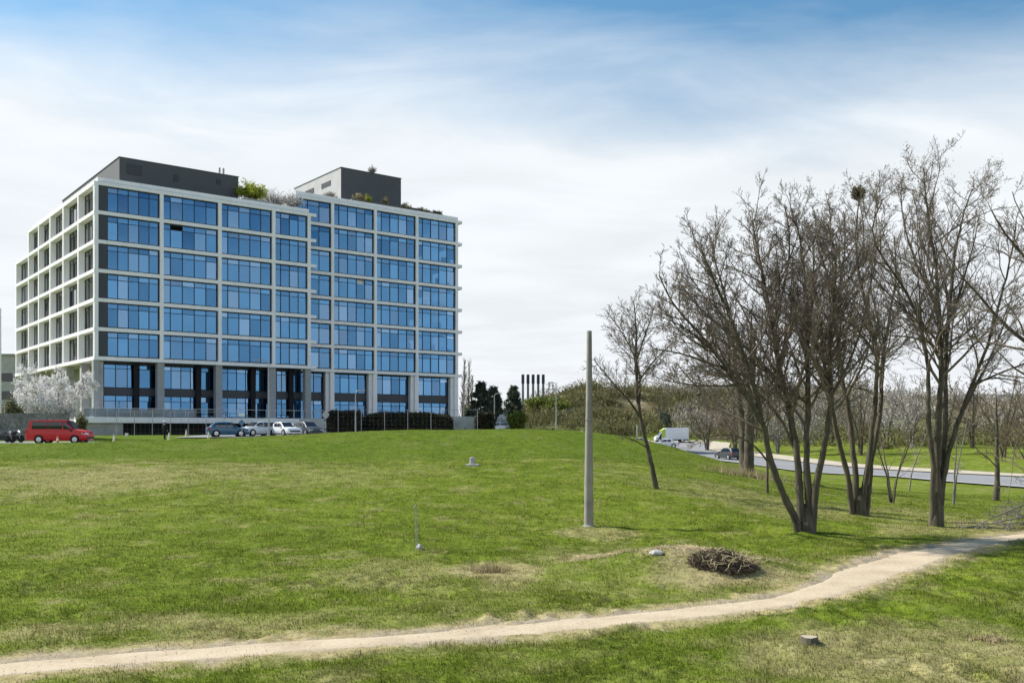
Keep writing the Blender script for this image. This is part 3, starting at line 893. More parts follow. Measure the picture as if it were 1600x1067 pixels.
# left side at ground level
for tt in TC + [TE]:
    sg = MB(); sg.box(.35, 1.3, tt - .45 + (.9 if tt < 1 else 0), tt + .45 + (.9 if tt < 1 else 0), .0, zt - .002); sg.build('column', M['concrete'], bld)
sg = MB(); sg.box(3.4, 3.7, 4.6, TE, -.6, zt - .01); sg.build('side_wall', M['concrete'], bld)
# terrace, undercroft and railing
te = MB(); te.box(-2.2, 25.6, -3.6, 8, TZ - .72, TZ); te.build('terrace_slab', M['white_frame'], bld, bevel=.03)
uc = MB(); uc.box(2.6, 25.2, -1.2, -.9, -1.4, TZ - .722); uc.build('undercroft_wall', M['dark_void'], bld)  # back wall painted near-black for the shade under the terrace
uc = MB(); uc.box(-2.0, 2.6, -3.0, -2.5, -1.6, TZ - .722); uc.build('retaining_wall', M['concrete'], bld)
uc = MB(); uc.box(25.602, 33.5, -3.4, -2.9, -1.6, TZ + .02); uc.box(25.602, 28.6, -2.898, 8, TZ - .4, TZ); uc.build('retaining_wall', M['pale_concrete'], bld)
rl = MB()
for s in np.arange(-2.1, 29.4, 1.35):
    rl.box(s - .025, s + .025, -3.52, -3.47, TZ + (.002 if s < 25.6 else .022), TZ + 1.05)
rl.box(-2.15, 29.4, -3.53, -3.46, TZ + 1.052, TZ + 1.11)
rl.build('railing', M['steel'], bld)
n = NT('rail_glass'); tr = n.n('ShaderNodeBsdfTransparent'); tr.inputs['Color'].default_value = (.6, .66, .7, 1)
gb = n.bsdf((.30, .34, .38), .15, 0, .6); mx = n.n('ShaderNodeMixShader'); mx.inputs[0].default_value = .45; n.l(tr.outputs[0], mx.inputs[1]); n.l(gb, mx.inputs[2])
M['rail_glass'] = n.done(mx.outputs[0])
rg = MB(); rg.box(-2.1, 11.3, -3.51, -3.49, TZ + .06, TZ + 1.0); rg.build('railing_panel', M['rail_glass'], bld)
# ------------------------------------------------------------------ trees


class Tubes:
    """tapered branches gathered as arrays"""
    def __init__(self): self.V = []; self.Fq = []; self.n = 0
    def add(self, P, rad, sides):
        m = len(P)
        T = np.empty_like(P); T[1:-1] = P[2:] - P[:-2]; T[0] = P[1] - P[0]; T[-1] = P[-1] - P[-2]
        T /= np.linalg.norm(T, axis=1)[:, None] + 1e-9
        ref = np.array([.13, .21, .97]) if abs(T[:, 2]).mean() < .75 else np.array([.9, .4, .1])
        A = np.cross(T, ref); A /= np.linalg.norm(A, axis=1)[:, None] + 1e-9
        B = np.cross(T, A)
        w = np.arange(sides) * 2 * math.pi / sides
        ring = P[:, None, :] + (A[:, None, :] * np.cos(w)[None, :, None] + B[:, None, :] * np.sin(w)[None, :, None]) * rad[:, None, None]
        self.V.append(ring.reshape(-1, 3))
        i = np.arange(m - 1)[:, None] * sides; k = np.arange(sides)[None, :]; k2 = (k + 1) % sides
        q = np.stack([i + k, i + k2, i + sides + k2, i + sides + k], -1).reshape(-1, 4) + self.n
        self.Fq.append(q); self.n += m * sides
    def build(self, name, mat, parent=None, origin=None):
        V = np.concatenate(self.V); 
        if origin is not None: V = V - np.array(origin)
        return np_mesh(name, V, np.concatenate(self.Fq), mat, parent, smooth=True)


def unit(v): return v / (np.linalg.norm(v) + 1e-9)


class Tree:
    def __init__(self, seed, rmin=.0045, up=.25, spread=(32, 62), dens=(9, 7, 6, 3), lens=(.42, .45, .5, .55), maxlev=4, wob=.10, droop=0.0, tipfrom=.12):
        self.r = np.random.default_rng(seed); self.trunk = Tubes(); self.crown = Tubes(); self.tips = []
        self.rmin = rmin; self.up = up; self.spread = spread; self.dens = dens; self.lens = lens; self.maxlev = maxlev; self.wob = wob; self.droop = droop
        self.tipfrom = tipfrom
    def curve(self, p, d, L, n, up):
        P = [p]; d = unit(d)
        for i in range(n):
            d = unit(d + self.r.normal(0, self.wob, 3) + np.array([0, 0, up / n]))
            p = p + d * L / n; P.append(p)
        return np.array(P)
    def stem(self, P, r0, r1, start=.35, lenscale=None, lev=1, sides=9, power=1.0, kids=True):
        P = np.array(P, float)
        # resample smoothly
        d = np.r_[0, np.cumsum(np.linalg.norm(np.diff(P, axis=0), axis=1))]; L = d[-1]
        m = max(6, int(L / .22)); t = np.linspace(0, L, m)
        Q = np.stack([np.interp(t, d, P[:, k]) for k in range(3)], 1)
        for _ in range(5): Q[1:-1] = .25 * Q[:-2] + .5 * Q[1:-1] + .25 * Q[2:]
        j = np.cumsum(self.r.normal(0, .012, (m, 3)), 0); j -= np.linspace(0, 1, m)[:, None] * j[-1]
        Q = Q + j * min(1, L / 5)
        u = np.linspace(0, 1, m)
        rad = (r0 + (r1 - r0) * u ** power) * (1 + .06 * self.r.normal(0, 1, m))
        rad = rad * .84; self.trunk.add(Q, rad, sides)
        if kids: self.kids(Q, rad, L if lenscale is None else lenscale, lev, start)
        return Q, rad
    def kids(self, Q, rad, L, lev, start):
        r = self.r
        n = max(1, int(self.dens[lev - 1] * (L / 5.0 if lev == 1 else 1) * r.uniform(.75, 1.25)))
        m = len(Q)
        ts = start + (1 - start) * (np.arange(n) + r.random(n)) / n
        az = r.random() * 6.28
        for t in ts:
            f = t * (m - 1); i = min(int(f), m - 2); p = Q[i] + (Q[i + 1] - Q[i]) * (f - i)
            d = unit(Q[i + 1] - Q[i]); az += 2.4 + r.normal(0, .5)
            a = np.cross(d, [.2, .3, .9]); a = unit(a); b = np.cross(d, a)
            ang = R(r.uniform(*self.spread))
            nd = d * math.cos(ang) + (a * math.cos(az) + b * math.sin(az)) * math.sin(ang)
            ll = L * self.lens[lev - 1] * r.uniform(.55, 1.15) * (1.22 - .86 * t)
            rr_ = max(self.rmin, min(rad[i] * .62, .0105 * ll ** 1.15 + self.rmin))
            self.branch(p, nd, ll, rr_, lev)
    def branch(self, p, d, L, r0, lev):
        nseg = (7, 5, 4, 3)[min(lev - 1, 3)]
        Q = self.curve(p, d, L, nseg, self.up - self.droop * (lev > 2))
        rad = np.linspace(r0, max(self.rmin * .55, r0 * .28), nseg + 1)
        (self.crown).add(Q, rad, 5 if lev == 1 else (4 if lev == 2 else 3))
        if lev < self.maxlev and L > .12: self.kids(Q, rad, L, lev + 1, self.tipfrom)
        if lev >= self.maxlev - 1: self.tips.append(Q[-1])


def leaf_cloud(P, size, r, stretch=1.0, flat=0.0):
    """small triangles at the points P, randomly turned"""
    n = len(P)
    a = r.normal(0, 1, (n, 3)); a[:, 2] *= (1 - flat); a /= np.linalg.norm(a, axis=1)[:, None]
    b = np.cross(a, r.normal(0, 1, (n, 3))); b /= np.linalg.norm(b, axis=1)[:, None] + 1e-9
    s = (size * (.5 + r.random(n)))[:, None]
    V = np.stack([P - b * s * .5, P + b * s * .5, P + a * s * stretch], 1).reshape(-1, 3)
    return V, np.arange(3 * n).reshape(-1, 3)


def finish(tr, name, label, cat, base, group=None, bmat='bark', tmat='twig', seeds=None, smat='seed', ssize=.036):
    root = empty(name, base); tag(root, label, cat, group)
    tr.trunk.build('trunk', M[bmat], root, base)
    if seeds is not None and smat == 'seed':
        for p_ in seeds:          # pods hang on the twig tips
            d_ = unit(tr.r.normal(0, 1, 3)) * tr.r.uniform(.012, .03); tr.crown.add(np.array([p_ - d_, p_, p_ + d_]), np.array([.004, .012, .003]), 3)
    c = tr.crown.build('crown', M[tmat], root, base)
    if seeds is not None and len(seeds) and smat != 'seed':
        V, f = leaf_cloud(np.array(seeds) - np.array(base), ssize, tr.r)
        np_mesh('seed_pods' if smat == 'seed' else 'blossom' if smat == 'blossom' else 'leaves', V, f, M[smat], c)
    return root


def skel(pix, Y0_, dys=None):
    n = len(pix); dys = dys if dys is not None else [0] * n
    if isinstance(dys, (int, float)): dys = [dys * (i / (n - 1)) ** 1.3 for i in range(n)]
    return [tuple(pt(x, y, Y0_ + d)) for (x, y), d in zip(pix, dys)]


def pick_seeds(tr, k, zlim, jit=.10, m=3, xr=None):
    P = np.array(tr.tips); P = P[P[:, 2] > zlim]
    if xr: P = P[(P[:, 0] > xr[0]) & (P[:, 0] < xr[1])]
    if not len(P): return []
    c = P[tr.r.integers(0, len(P), k)]
    return np.concatenate([c + tr.r.normal(0, jit, c.shape) for _ in range(m)])


def to_base(px, py, sink=.12):
    x, y = hit(px, py); return x, y, ground(x, y)


# --- the leaning many-stemmed tree in front
x, y, z = to_base(1258, 833); YA = y
tr = Tree(101, wob=.13, rmin=.0056, dens=(20, 8, 7, 5), spread=(26, 58), up=.35, lens=(.40, .48, .55, .62))
tr.stem(skel([(1250, 842), (1244, 815), (1228, 785), (1206, 730), (1190, 660), (1172, 590), (1150, 520), (1120, 450), (1098, 395)], YA, -1.2), .135, .028, .36)
tr.stem(skel([(1256, 842), (1248, 770), (1240, 700), (1222, 610), (1205, 520), (1190, 430), (1180, 365), (1175, 345)], YA, 1.4), .14, .026, .34)
tr.stem(skel([(1262, 842), (1262, 760), (1258, 680), (1262, 600), (1260, 500), (1256, 420), (1250, 370), (1243, 345)], YA, .5), .13, .026, .34)
tr.stem(skel([(1268, 842), (1275, 770), (1285, 700), (1296, 620), (1292, 540), (1302, 450), (1306, 400), (1292, 350)], YA, -.9), .13, .026, .40)
tr.stem(skel([(1190, 660), (1160, 610), (1120, 555), (1080, 510), (1045, 470), (1030, 430)], YA - .6, -1.4), .075, .02, .15)
tr.stem(skel([(1222, 610), (1185, 560), (1140, 520), (1090, 480), (1060, 440)], YA + .6, 1.5), .07, .02, .15)
tr.stem(skel([(1172, 590), (1130, 575), (1090, 560), (1050, 548), (1020, 545)], YA - .7, -.6), .055, .014, .12)
tr.stem(skel([(1240, 700), (1215, 640), (1170, 600), (1110, 575), (1060, 580)], YA + .3, 1.0), .06, .014, .2)
tr.stem(skel([(1120, 555), (1085, 520), (1050, 500), (1022, 490)], YA - 1.2, -.9), .03, .010, .1, lenscale=3.2)
tr.stem(skel([(1140, 520), (1105, 470), (1075, 430), (1062, 395)], YA + 1.0, 1.0), .035, .010, .1, lenscale=3.4)
tr.stem(skel([(1170, 600), (1115, 605), (1060, 600), (1025, 590)], YA - .9, -1.2), .035, .009, .1, lenscale=3.4)
tr.stem(skel([(1206, 730), (1188, 697), (1150, 673), (1110, 680), (1078, 692)], YA - .3, -.5), .035, .010, .3)
tr.stem(skel([(1150, 520), (1130, 450), (1115, 400), (1110, 370)], YA - .9, .8), .045, .014, .15)
tr.stem(skel([(1205, 520), (1225, 440), (1235, 370), (1225, 320)], YA + .8, -.8), .05, .014, .15)
tr.stem(skel([(1296, 620), (1330, 560), (1350, 500), (1360, 450)], YA - .5, -1.2), .05, .014, .15)
tr.trunk.add(np.array(skel([(1262, 850), (1261, 832), (1260, 805), (1259, 788)], YA, 0.2)), np.array([.27, .245, .215, .15]), 12)
finish(tr, 'bare_tree', 'leafless tree of four splayed stems in front of the other trees, its crown leaning left', 'tree', (x, y, z), 'bare trees by the path',
       seeds=pick_seeds(tr, 260, E + 4.4, .07))

# --- the middle one with the round twig ball high up
x, y, z = to_base(1342, 805); YB = y
tr = Tree(202, wob=.14, rmin=.0052, dens=(12, 8, 7, 4), spread=(26, 60), up=.35, lens=(.38, .48, .55, .62))
tr.stem(skel([(1332, 812), (1324, 750), (1312, 700), (1300, 640), (1288, 570), (1280, 500), (1270, 430), (1272, 370)], YB, -1.2), .12, .024, .4)
tr.stem(skel([(1338, 812), (1338, 740), (1330, 680), (1318, 610), (1308, 540), (1312, 450), (1322, 390), (1318, 330)], YB, 1.6), .14, .024, .36)
tr.stem(skel([(1345, 812), (1352, 740), (1360, 680), (1368, 600), (1370, 540), (1352, 470), (1340, 420), (1336, 360), (1342, 310)], YB, .2), .13, .022, .38)
tr.stem(skel([(1352, 812), (1360, 730), (1374, 640), (1378, 560), (1390, 490), (1400, 430), (1398, 370)], YB, 1.8), .12, .022, .42)
tr.stem(skel([(1370, 560), (1345, 520), (1318, 500), (1290, 470)], YB + .1, -1.4), .055, .014, .2)
tr.stem(skel([(1318, 450), (1345, 400), (1352, 360), (1346, 330), (1341, 306)], YB + 1.0, -.6), .04, .012, .2)
tr.trunk.add(np.array(skel([(1343, 815), (1343, 800), (1343, 775), (1343, 762)], YB, 0.1)), np.array([.28, .235, .16, .06]), 12)
finish(tr, 'bare_tree', 'leafless forking tree with the round twig ball near its top, right of the leaning tree', 'tree', (x, y, z), 'bare trees by the path',
       seeds=pick_seeds(tr, 220, E + 5.6, .07))
ns = pt(1341, 302, YB + .5)
nr_ = np.random.default_rng(5); tb = Tubes()
for i in range(900):
    a = unit(nr_.normal(0, 1, 3)); b = unit(nr_.normal(0, 1, 3)); c0 = a * .13 * nr_.random() ** .4
    Q = np.array([c0 * .2, c0 + b * .07, c0 * 1.1 + a * .13 + b * .03]); tb.add(Q, np.array([.007, .006, .003]), 3)
nest = tb.build('twig_ball', M['twig_tan']); nest.location = ns
V, f = leaf_cloud(nr_.normal(0, .10, (500, 3)), .05, nr_); lv = np_mesh('leaves', V, f, M['brush'], nest)
tag(nest, 'round brown ball of twigs lodged high in a bare treetop', 'twig ball')

# --- the tall upright one
x, y, z = to_base(1463, 820); YC = y
tr = Tree(303, wob=.14, rmin=.0052, dens=(13, 8, 7, 4), spread=(24, 58), up=.4, lens=(.36, .48, .55, .62))
tr.stem(skel([(1458, 828), (1457, 740), (1450, 660), (1452, 600), (1448, 540), (1443, 500), (1427, 461), (1409, 431), (1391, 407), (1370, 377), (1362, 356), (1366, 336), (1379, 311)], YC, -1.2), .11, .02, .45)
tr.stem(skel([(1462, 828), (1465, 740), (1468, 650), (1470, 580), (1468, 500), (1462, 430), (1456, 370), (1448, 315), (1443, 262)], YC, .8), .15, .02, .38)
tr.stem(skel([(1466, 828), (1474, 740), (1478, 660), (1476, 590), (1480, 520), (1484, 450), (1494, 380), (1504, 335), (1520, 295)], YC, 1.7), .12, .02, .40)
tr.stem(skel([(1466, 790), (1480, 715), (1500, 655), (1520, 600), (1543, 545), (1558, 490), (1572, 430), (1584, 380), (1588, 345)], YC, -1.0), .10, .02, .42)
tr.stem(skel([(1480, 700), (1505, 640), (1535, 585), (1560, 530), (1578, 480)], YC + .5, 1.0), .07, .018, .3)
tr.stem(skel([(1470, 500), (1440, 430), (1420, 370), (1408, 320), (1409, 285)], YC + .4, 1.4), .06, .014, .2)
tr.stem(skel([(1472, 520), (1500, 460), (1515, 400), (1530, 340)], YC + .5, -1.3), .05, .014, .2)
tr.stem(skel([(1520, 600), (1545, 585), (1575, 590), (1605, 600)], YC - .3, -.8), .04, .012, .2)
tr.trunk.add(np.array(skel([(1463, 832), (1463, 815), (1464, 780), (1465, 755)], YC, 0.1)), np.array([.25, .225, .19, .13]), 12)
finish(tr, 'bare_tree', 'tallest leafless tree, upright stems reaching above all the others beside the path', 'tree', (x, y, z), 'bare trees by the path',
       seeds=pick_seeds(tr, 420, E + 7.0, .08))

# --- the one reaching in from the right border
YD = 21.5
bx_, by_ = (1745 - 800) / F * YD, YD
tr = Tree(404, wob=.13, rmin=.0062, dens=(7, 6, 6, 3), spread=(26, 60), up=.10, lens=(.36, .45, .5, .55))
gz_ = ground(bx_, by_)
bpy_ = HY - (gz_ - E) / YD * F
tr.stem(skel([(1745, bpy_ + 8), (1730, 720), (1700, 640), (1650, 570), (1604, 535), (1580, 518), (1556, 491), (1526, 461), (1502, 434), (1487, 407)], YD, 1.0), .15, .016, .5)
tr.stem(skel([(1755, bpy_ + 8), (1745, 700), (1710, 580), (1660, 480), (1620, 425), (1598, 398), (1574, 368), (1558, 350), (1550, 330)], YD, -.8), .14, .016, .45)
tr.stem(skel([(1700, 640), (1650, 480), (1625, 380), (1602, 345), (1586, 320), (1582, 300)], YD + .3, .5), .06, .012, .3)
tr.stem(skel([(1690, 620), (1640, 600), (1600, 590), (1570, 560), (1555, 545)], YD + .2, -.4), .05, .012, .3)
for (a, b, c) in ((1604, 730, 800), (1578, 720, 815)):
    tr.stem(skel([(1690, 600), (1645, 615), (a + 14, b - 50), (a + 4, b), (a, (b + c) / 2), (a - 10, c)], YD - .4, -.3), .012, .003, .4, lenscale=1.2, lev=2)
finish(tr, 'bare_tree', 'leafless tree at the right border, its limbs reaching in from outside the picture', 'tree', (bx_, by_, gz_), 'bare trees by the path')

# --- the slim leaning tree by the pole
x, y, z = to_base(1025, 763); YS = y
tr = Tree(505, rmin=.0058, dens=(30, 9, 6, 4), spread=(28, 60), up=.4, lens=(.46, .48, .5, .55), wob=.12)
tr.stem(skel([(1026, 768), (1020, 735), (1010, 695), (1003, 665), (997, 620), (995, 580), (993, 520), (990, 470)], YS, .4), .125, .022, .5, lenscale=4.6)
tr.stem(skel([(1002, 655), (985, 628), (962, 602), (945, 585), (928, 562)], YS, -1.0), .055, .014, .2)
tr.stem(skel([(999, 630), (1000, 585), (985, 545), (965, 510), (950, 490)], YS + .1, 1.0), .05, .014, .2)
tr.stem(skel([(996, 600), (1015, 570), (1040, 545), (1058, 530)], YS + .1, -.9), .045, .014, .2)
tr.stem(skel([(995, 560), (1008, 520), (1020, 490), (1025, 470)], YS + .2, .8), .04, .012, .2)
tr.stem(skel([(1012, 700), (1000, 690), (985, 684), (966, 679)], YS, -.6), .03, .008, .3, lenscale=1.2)
tr.stem(skel([(1006, 670), (1022, 650), (1035, 628), (1050, 610)], YS, .7), .03, .009, .3, lenscale=1.8)
finish(tr, 'bare_tree', 'slim leafless tree leaning left, standing alone right of the concrete pole', 'tree', (x, y, z))


def auto_tree(px, py, hpx, Y=None, seed=1, label='', cat='tree', name='bare_tree', group=None, stems=3, spread=.25, r0=.12, bmat='bark', tmat='twig', rmin=.01, dens=(8, 5, 4, 3),
              maxlev=3, start=.3, up=.4, seeds=0, smat='seed', ssize=.06, lens=(.4, .48, .5, .5), lean=0.0, xyz=None, zmin=0):
    r = np.random.default_rng(seed)
    if xyz: x, y, z = xyz
    elif Y is None: x, y, z = to_base(px, py)
    else: x, y = (px - 800) / F * Y, Y; z = ground(x, y)
    H = hpx / F * y
    tr = Tree(seed, rmin=rmin, dens=dens, maxlev=maxlev, up=up, lens=lens)
    for s in range(stems):
        a = 6.28 * (s + r.random() * .6) / stems; d = spread * H * r.uniform(.5, 1) * (stems > 1); hh = H * r.uniform(.75, 1.0)
        ox, oy = math.cos(a) * r0 * .5 * (stems > 1), math.sin(a) * r0 * .5 * (stems > 1)
        P = [(x + ox, y + oy, z - .15), (x + ox + math.cos(a) * d * .15 + lean * H * .2, y + oy + math.sin(a) * d * .15, z + hh * .3),
             (x + ox + math.cos(a) * d * .6 + lean * H * .6, y + oy + math.sin(a) * d * .6, z + hh * .65), (x + ox + math.cos(a) * d + lean * H, y + oy + math.sin(a) * d, z + hh)]
        tr.stem(P, r0, max(rmin, r0 * .15), start, lenscale=H * .8, sides=7)
    sd_ = None
    if seeds:
        T = np.array(tr.tips); T = T[T[:, 2] > z + zmin * H]; sd_ = T[r.integers(0, len(T), seeds)] + r.normal(0, ssize * 1.5, (seeds, 3))
    return finish(tr, name, label, cat, (x, y, z), group, bmat, tmat, sd_, smat, ssize)


auto_tree(1168, 722, 245, Y=52, seed=21, label='stout dark double trunk beside the road, behind the leaning tree', stems=3, spread=.14, r0=.36, dens=(9, 5, 4, 3), rmin=.011, maxlev=4)
auto_tree(1200, 764, 200, Y=38, seed=22, label='thin dark sapling trunk just left of the stout stems of the leaning tree', name='sapling', cat='sapling', stems=1, r0=.075, dens=(8, 5, 4, 3), rmin=.007, start=.45)
auto_tree(1394, 770, 150, Y=41, seed=23, label='low many-stemmed bare sapling between the two largest right-hand trees', name='sapling', cat='sapling', stems=4, spread=.45, r0=.06, dens=(7, 5, 4, 3), rmin=.007, start=.3)
auto_tree(1489, 760, 165, Y=44, seed=24, label='pale thin sapling leaning beside the road right of the tallest tree', name='sapling', cat='sapling', stems=2, spread=.16, r0=.06, bmat='bark_pale', tmat='twig_pale', rmin=.008, lean=.08)
auto_tree(1557, 763, 205, Y=50, seed=25, label='single-trunked brown tree at the near kerb of the road on the right', stems=1, r0=.20, tmat='twig_tan', dens=(16, 6, 5, 3), rmin=.010, start=.33, lens=(.42, .5, .5, .5), maxlev=4)
auto_tree(1606, 765, 230, Y=48, seed=26, label='brown bare tree cut by the right picture border at the kerb', stems=2, spread=.2, r0=.18, tmat='twig_tan', dens=(12, 6, 5, 3), rmin=.010, start=.25, maxlev=4)
auto_tree(1420, 752, 140, Y=62, seed=27, label='pale slanting sapling near the kerb left of the tallest tree', name='sapling', cat='sapling', stems=1, r0=.07, bmat='bark_pale', tmat='twig_pale', rmin=.010, lean=.25)

# --- trees beyond the road
far_spec = [(1105, 150, 95, 'twig'), (1150, 140, 110, 'twig_tan'), (1215, 138, 105, 'twig_pale'), (1262, 130, 130, 'twig_pale'), (1300, 150, 95, 'twig_tan'),
            (1345, 126, 120, 'twig_tan'), (1385, 140, 110, 'twig_pale'), (1425, 132, 128, 'twig_pale'), (1475, 120, 120, 'twig_tan'), (1520, 128, 130, 'twig_tan'),
            (1568, 112, 145, 'twig_tan'), (1612, 118, 140, 'twig_tan'), (1660, 110, 150, 'twig_tan'), (1180, 165, 90, 'twig_tan'), (1325, 175, 85, 'twig_pale')]
words = {'twig': 'dark grey', 'twig_tan': 'brown', 'twig_pale': 'pale silvery'}
place = ['above the white van', 'just right of the white van', 'over the dark hatchback', 'behind the leaning tree stems', 'seen between the two forked trees, farther back', 'behind the forked tree with the twig ball',
         'over the low sapling', 'left of the tallest trunk', 'directly right of the tallest trunk', 'between the tallest tree and the kerb tree', 'right behind the kerb tree', 'at the right border', 'beyond the right border',
         'behind the stout double trunk', 'farthest back above the middle trunks']
for i, (px, Y, hp, tm) in enumerate(far_spec):
    auto_tree(px, 0, hp, Y=Y, seed=700 + i, label=f'{words[tm]} bare tree beyond the road, {place[i]}', group='bare trees beyond the road', stems=3, spread=.32, r0=.2,
              bmat='bark_pale' if tm == 'twig_pale' else 'bark', tmat=tm, rmin=.026, dens=(9, 6, 4, 3), start=.12, maxlev=3, lens=(.45, .5, .5, .5), seeds=260 if tm == 'twig_pale' else 0, smat='blossom', ssize=.16)


def ellip(r, n, c, s, shell=.55):
    d = r.normal(0, 1, (n, 3)); d /= np.linalg.norm(d, axis=1)[:, None]
    return np.array(c) + d * (shell + (1 - shell) * r.random((n, 1))) ** .7 * np.array(s)


def brush_mass(name, spots, mat, n_per, size, seed, stretch=3.2):
    """wiry scrub: slender slivers fanning upward"""
    r = np.random.default_rng(seed); Vs = []
    for (x, y, z, rx, rz) in spots:
        n = n_per
        P = np.c_[r.normal(0, .5, n) * rx, r.normal(0, .5, n) * rx, np.abs(r.normal(0, .5, n)) * rz]
        lump = .6 + .8 * vnoise(P[:, 0] * 1.2 / rx * 2 + x, P[:, 1] * 2 / rx + y, seed)
        P[:, 2] *= lump
        d = np.c_[P[:, 0] * .6 / rx, P[:, 1] * .6 / rx, .35 + np.abs(r.normal(0, .5, n))] + r.normal(0, .35, (n, 3)); d /= np.linalg.norm(d, axis=1)[:, None]
        b = np.cross(d, r.normal(0, 1, (n, 3))); b /= np.linalg.norm(b, axis=1)[:, None]
        s = (size * (.5 + r.random(n)))[:, None]
        P = P + np.array([x, y, z])
        Vs.append(np.stack([P - b * s * .5, P + b * s * .5, P + d * s * stretch], 1).reshape(-1, 3))
    V = np.concatenate(Vs)
    return np_mesh(name, V, np.arange(len(V)).reshape(-1, 3), M[mat])


r = np.random.default_rng(77)
def scatter(n, xr, yr, cond, rx, rz):
    out = []
    while len(out) < n:
        x = r.uniform(*xr); y = r.uniform(*yr)
        if not cond(x, y): continue
        k = r.uniform(.6, 1.35)
        out.append((x, y, float(base_z(np.array([x]), np.array([y]))[0]) - .2, rx * k, rz * k))
    return out


hz = lambda x, y: float(ridge(np.array([x]), np.array([y]))[0])
tag(brush_mass('scrub', scatter(600, (-14, 110), (180, 330), lambda x, y: hz(x, y) > .8 and x / y < .36 and fbm(np.array([x * .03]), np.array([y * .03]), 3)[0] > .27, 2.6, 2.0), 'brush', 260, .22, 1), kind='stuff')
tag(brush_mass('pale_scrub', scatter(230, (22, 130), (150, 300), lambda x, y: (y > 196 or x > 46) and x / y > .15 and x / y < .6 and hz(x, y) > .3, 3.2, 2.6), 'brush_pale', 300, .22, 2), kind='stuff')
tag(brush_mass('roadside_scrub', scatter(120, (22, 100), (130, 200), lambda x, y: x > 36 + max(0, 160 - y) * .5 + max(0, 8 - abs(y - 190)) * 0 and (y > 190 or x > 40) and x / y < .62, 2.4, 2.0), 'brush', 260, .16, 3), kind='stuff')
tag(brush_mass('fringe_scrub', scatter(70, (-2, 26), (165, 200), lambda x, y: x < 10 + (200 - y) * .1, 2.2, 1.6), 'brush', 240, .16, 4), kind='stuff')


def bush(name, label, px, py, Y, wpx, hpx, mat, seed, n=2200, size=.12, group=None, cat='bush', z=None, stretch=1.6):
    x = (px - 800) / F * Y; zz = ground(x, Y) if z is None else z
    rr_ = np.random.default_rng(seed); W = wpx / F * Y / 2; H = hpx / F * Y
    root = empty(name, (x, Y, zz)); tag(root, label, cat, group)
    # lobes
    P = []
    for i in range(9):
        a = rr_.uniform(0, 6.28); q_ = rr_.uniform(.1, .62)
        P.append(ellip(rr_, n // 9, (math.cos(a) * W * q_, math.sin(a) * W * q_, H * rr_.uniform(.18, .66)), (W * rr_.uniform(.3, .5), W * rr_.uniform(.3, .5), H * rr_.uniform(.22, .34)), .35))
    V, f = leaf_cloud(np.concatenate(P), size, rr_, stretch)
    V[:, 2] = np.maximum(V[:, 2], .02)
    np_mesh('foliage', V, f, M[mat], root)
    tb = Tubes()
    for i in range(12):
        a = rr_.uniform(0, 6.28); e_ = np.array([math.cos(a) * W * .6, math.sin(a) * W * .6, H * .7])
        tb.add(np.array([[0, 0, -.1], e_ * .4 + [0, 0, H * .1], e_]), np.array([.04, .03, .012]), 4)
    tb.build('stems', M['twig'], root)
    return root


bush('bush', 'bright lime green round bush at the foot of the scrub hill', 806, 0, 150, 46, 40, 'lime_bush', 31, 3600, .26)
bush('bush', 'pale cream flowering bush left of the lime green bush', 786, 0, 156, 26, 36, 'blossom', 32, 1500, .2)
bush('bush', 'yellow-green bush on the brow of the scrub hill beneath the chimneys', 856, 0, 236, 84, 26, 'lime_bush', 33, 3600, .36)
bush('bush', 'white blossoming bush low on the scrub hill left of the concrete pole', 908, 0, 186, 18, 20, 'blossom', 34, 900, .24)
bush('bush', 'dark evergreen bush on the slope above the white van', 1040, 0, 214, 30, 40, 'conifer', 35, 1800, .26)
bush('bush', 'dark rounded bush low on the scrub hill near the thin lamp post', 862, 0, 178, 34, 22, 'hedge', 36, 1500, .24)


def conifer(label, px, Y, ytop, wpx, seed, name='conifer'):
    x = (px - 800) / F * Y; z = ground(x, Y); rr_ = np.random.default_rng(seed)
    H = E + (HY - ytop) / F * Y - z; W = wpx / F * Y / 2 * 1.35
    root = empty(name, (x, Y, z)); tag(root, label, 'tree', 'conifers beside the office')
    mb = MB(); mb.tube([(0, 0, -.2), (0, 0, H * .5), (0, 0, H * .96)], [.28, .18, .03], 7); mb.build('trunk', M['bark'], root, smooth=50)
    P = []
    for i in range(150):
        t = rr_.uniform(.06, .99); a = rr_.uniform(0, 6.28); q_ = W * (1.10 - t) ** .7 * rr_.uniform(.5, 1.25)
        P.append(ellip(rr_, 40, (math.cos(a) * q_ * .95, math.sin(a) * q_ * .8, H * t - q_ * .15), (W * .2 * (1.3 - t), W * .2 * (1.3 - t), H * .035), .2))
    V, f = leaf_cloud(np.concatenate(P), .26, rr_, 2.0); np_mesh('crown', V, f, M['conifer'], root)


conifer('tall dark conifer just right of the office block, leftmost of the conifers', 751, 165, 597, 36, 41)
conifer('dark ragged conifer in the middle of the conifers', 771, 168, 604, 26, 42)
conifer('dark conifer standing apart on the right, nearest the chimneys', 802, 178, 604, 28, 43)
for i, (px, Y, yt) in enumerate(((724.5, 205, 566), (732, 212, 566), (737, 200, 590))):
    x = (px - 800) / F * Y; z = ground(x, Y); H = E + (HY - yt) / F * Y - z
    tr = Tree(50 + i, rmin=.03, dens=(34, 5, 3, 2), spread=(14, 30), up=.5, lens=(.20, .4, .5, .5), maxlev=3)
    tr.stem([(x, Y, z - .2), (x, Y, z + H * .5), (x + .2, Y, z + H)], .22, .03, .06, lenscale=H)
    finish(tr, 'poplar', ('tall narrow bare poplar touching the right edge of the office', 'tall narrow bare poplar, second from the office edge', 'shorter narrow bare poplar right of the two tall ones')[i], 'tree', (x, Y, z), 'bare poplars behind the office', tmat='twig_tan')
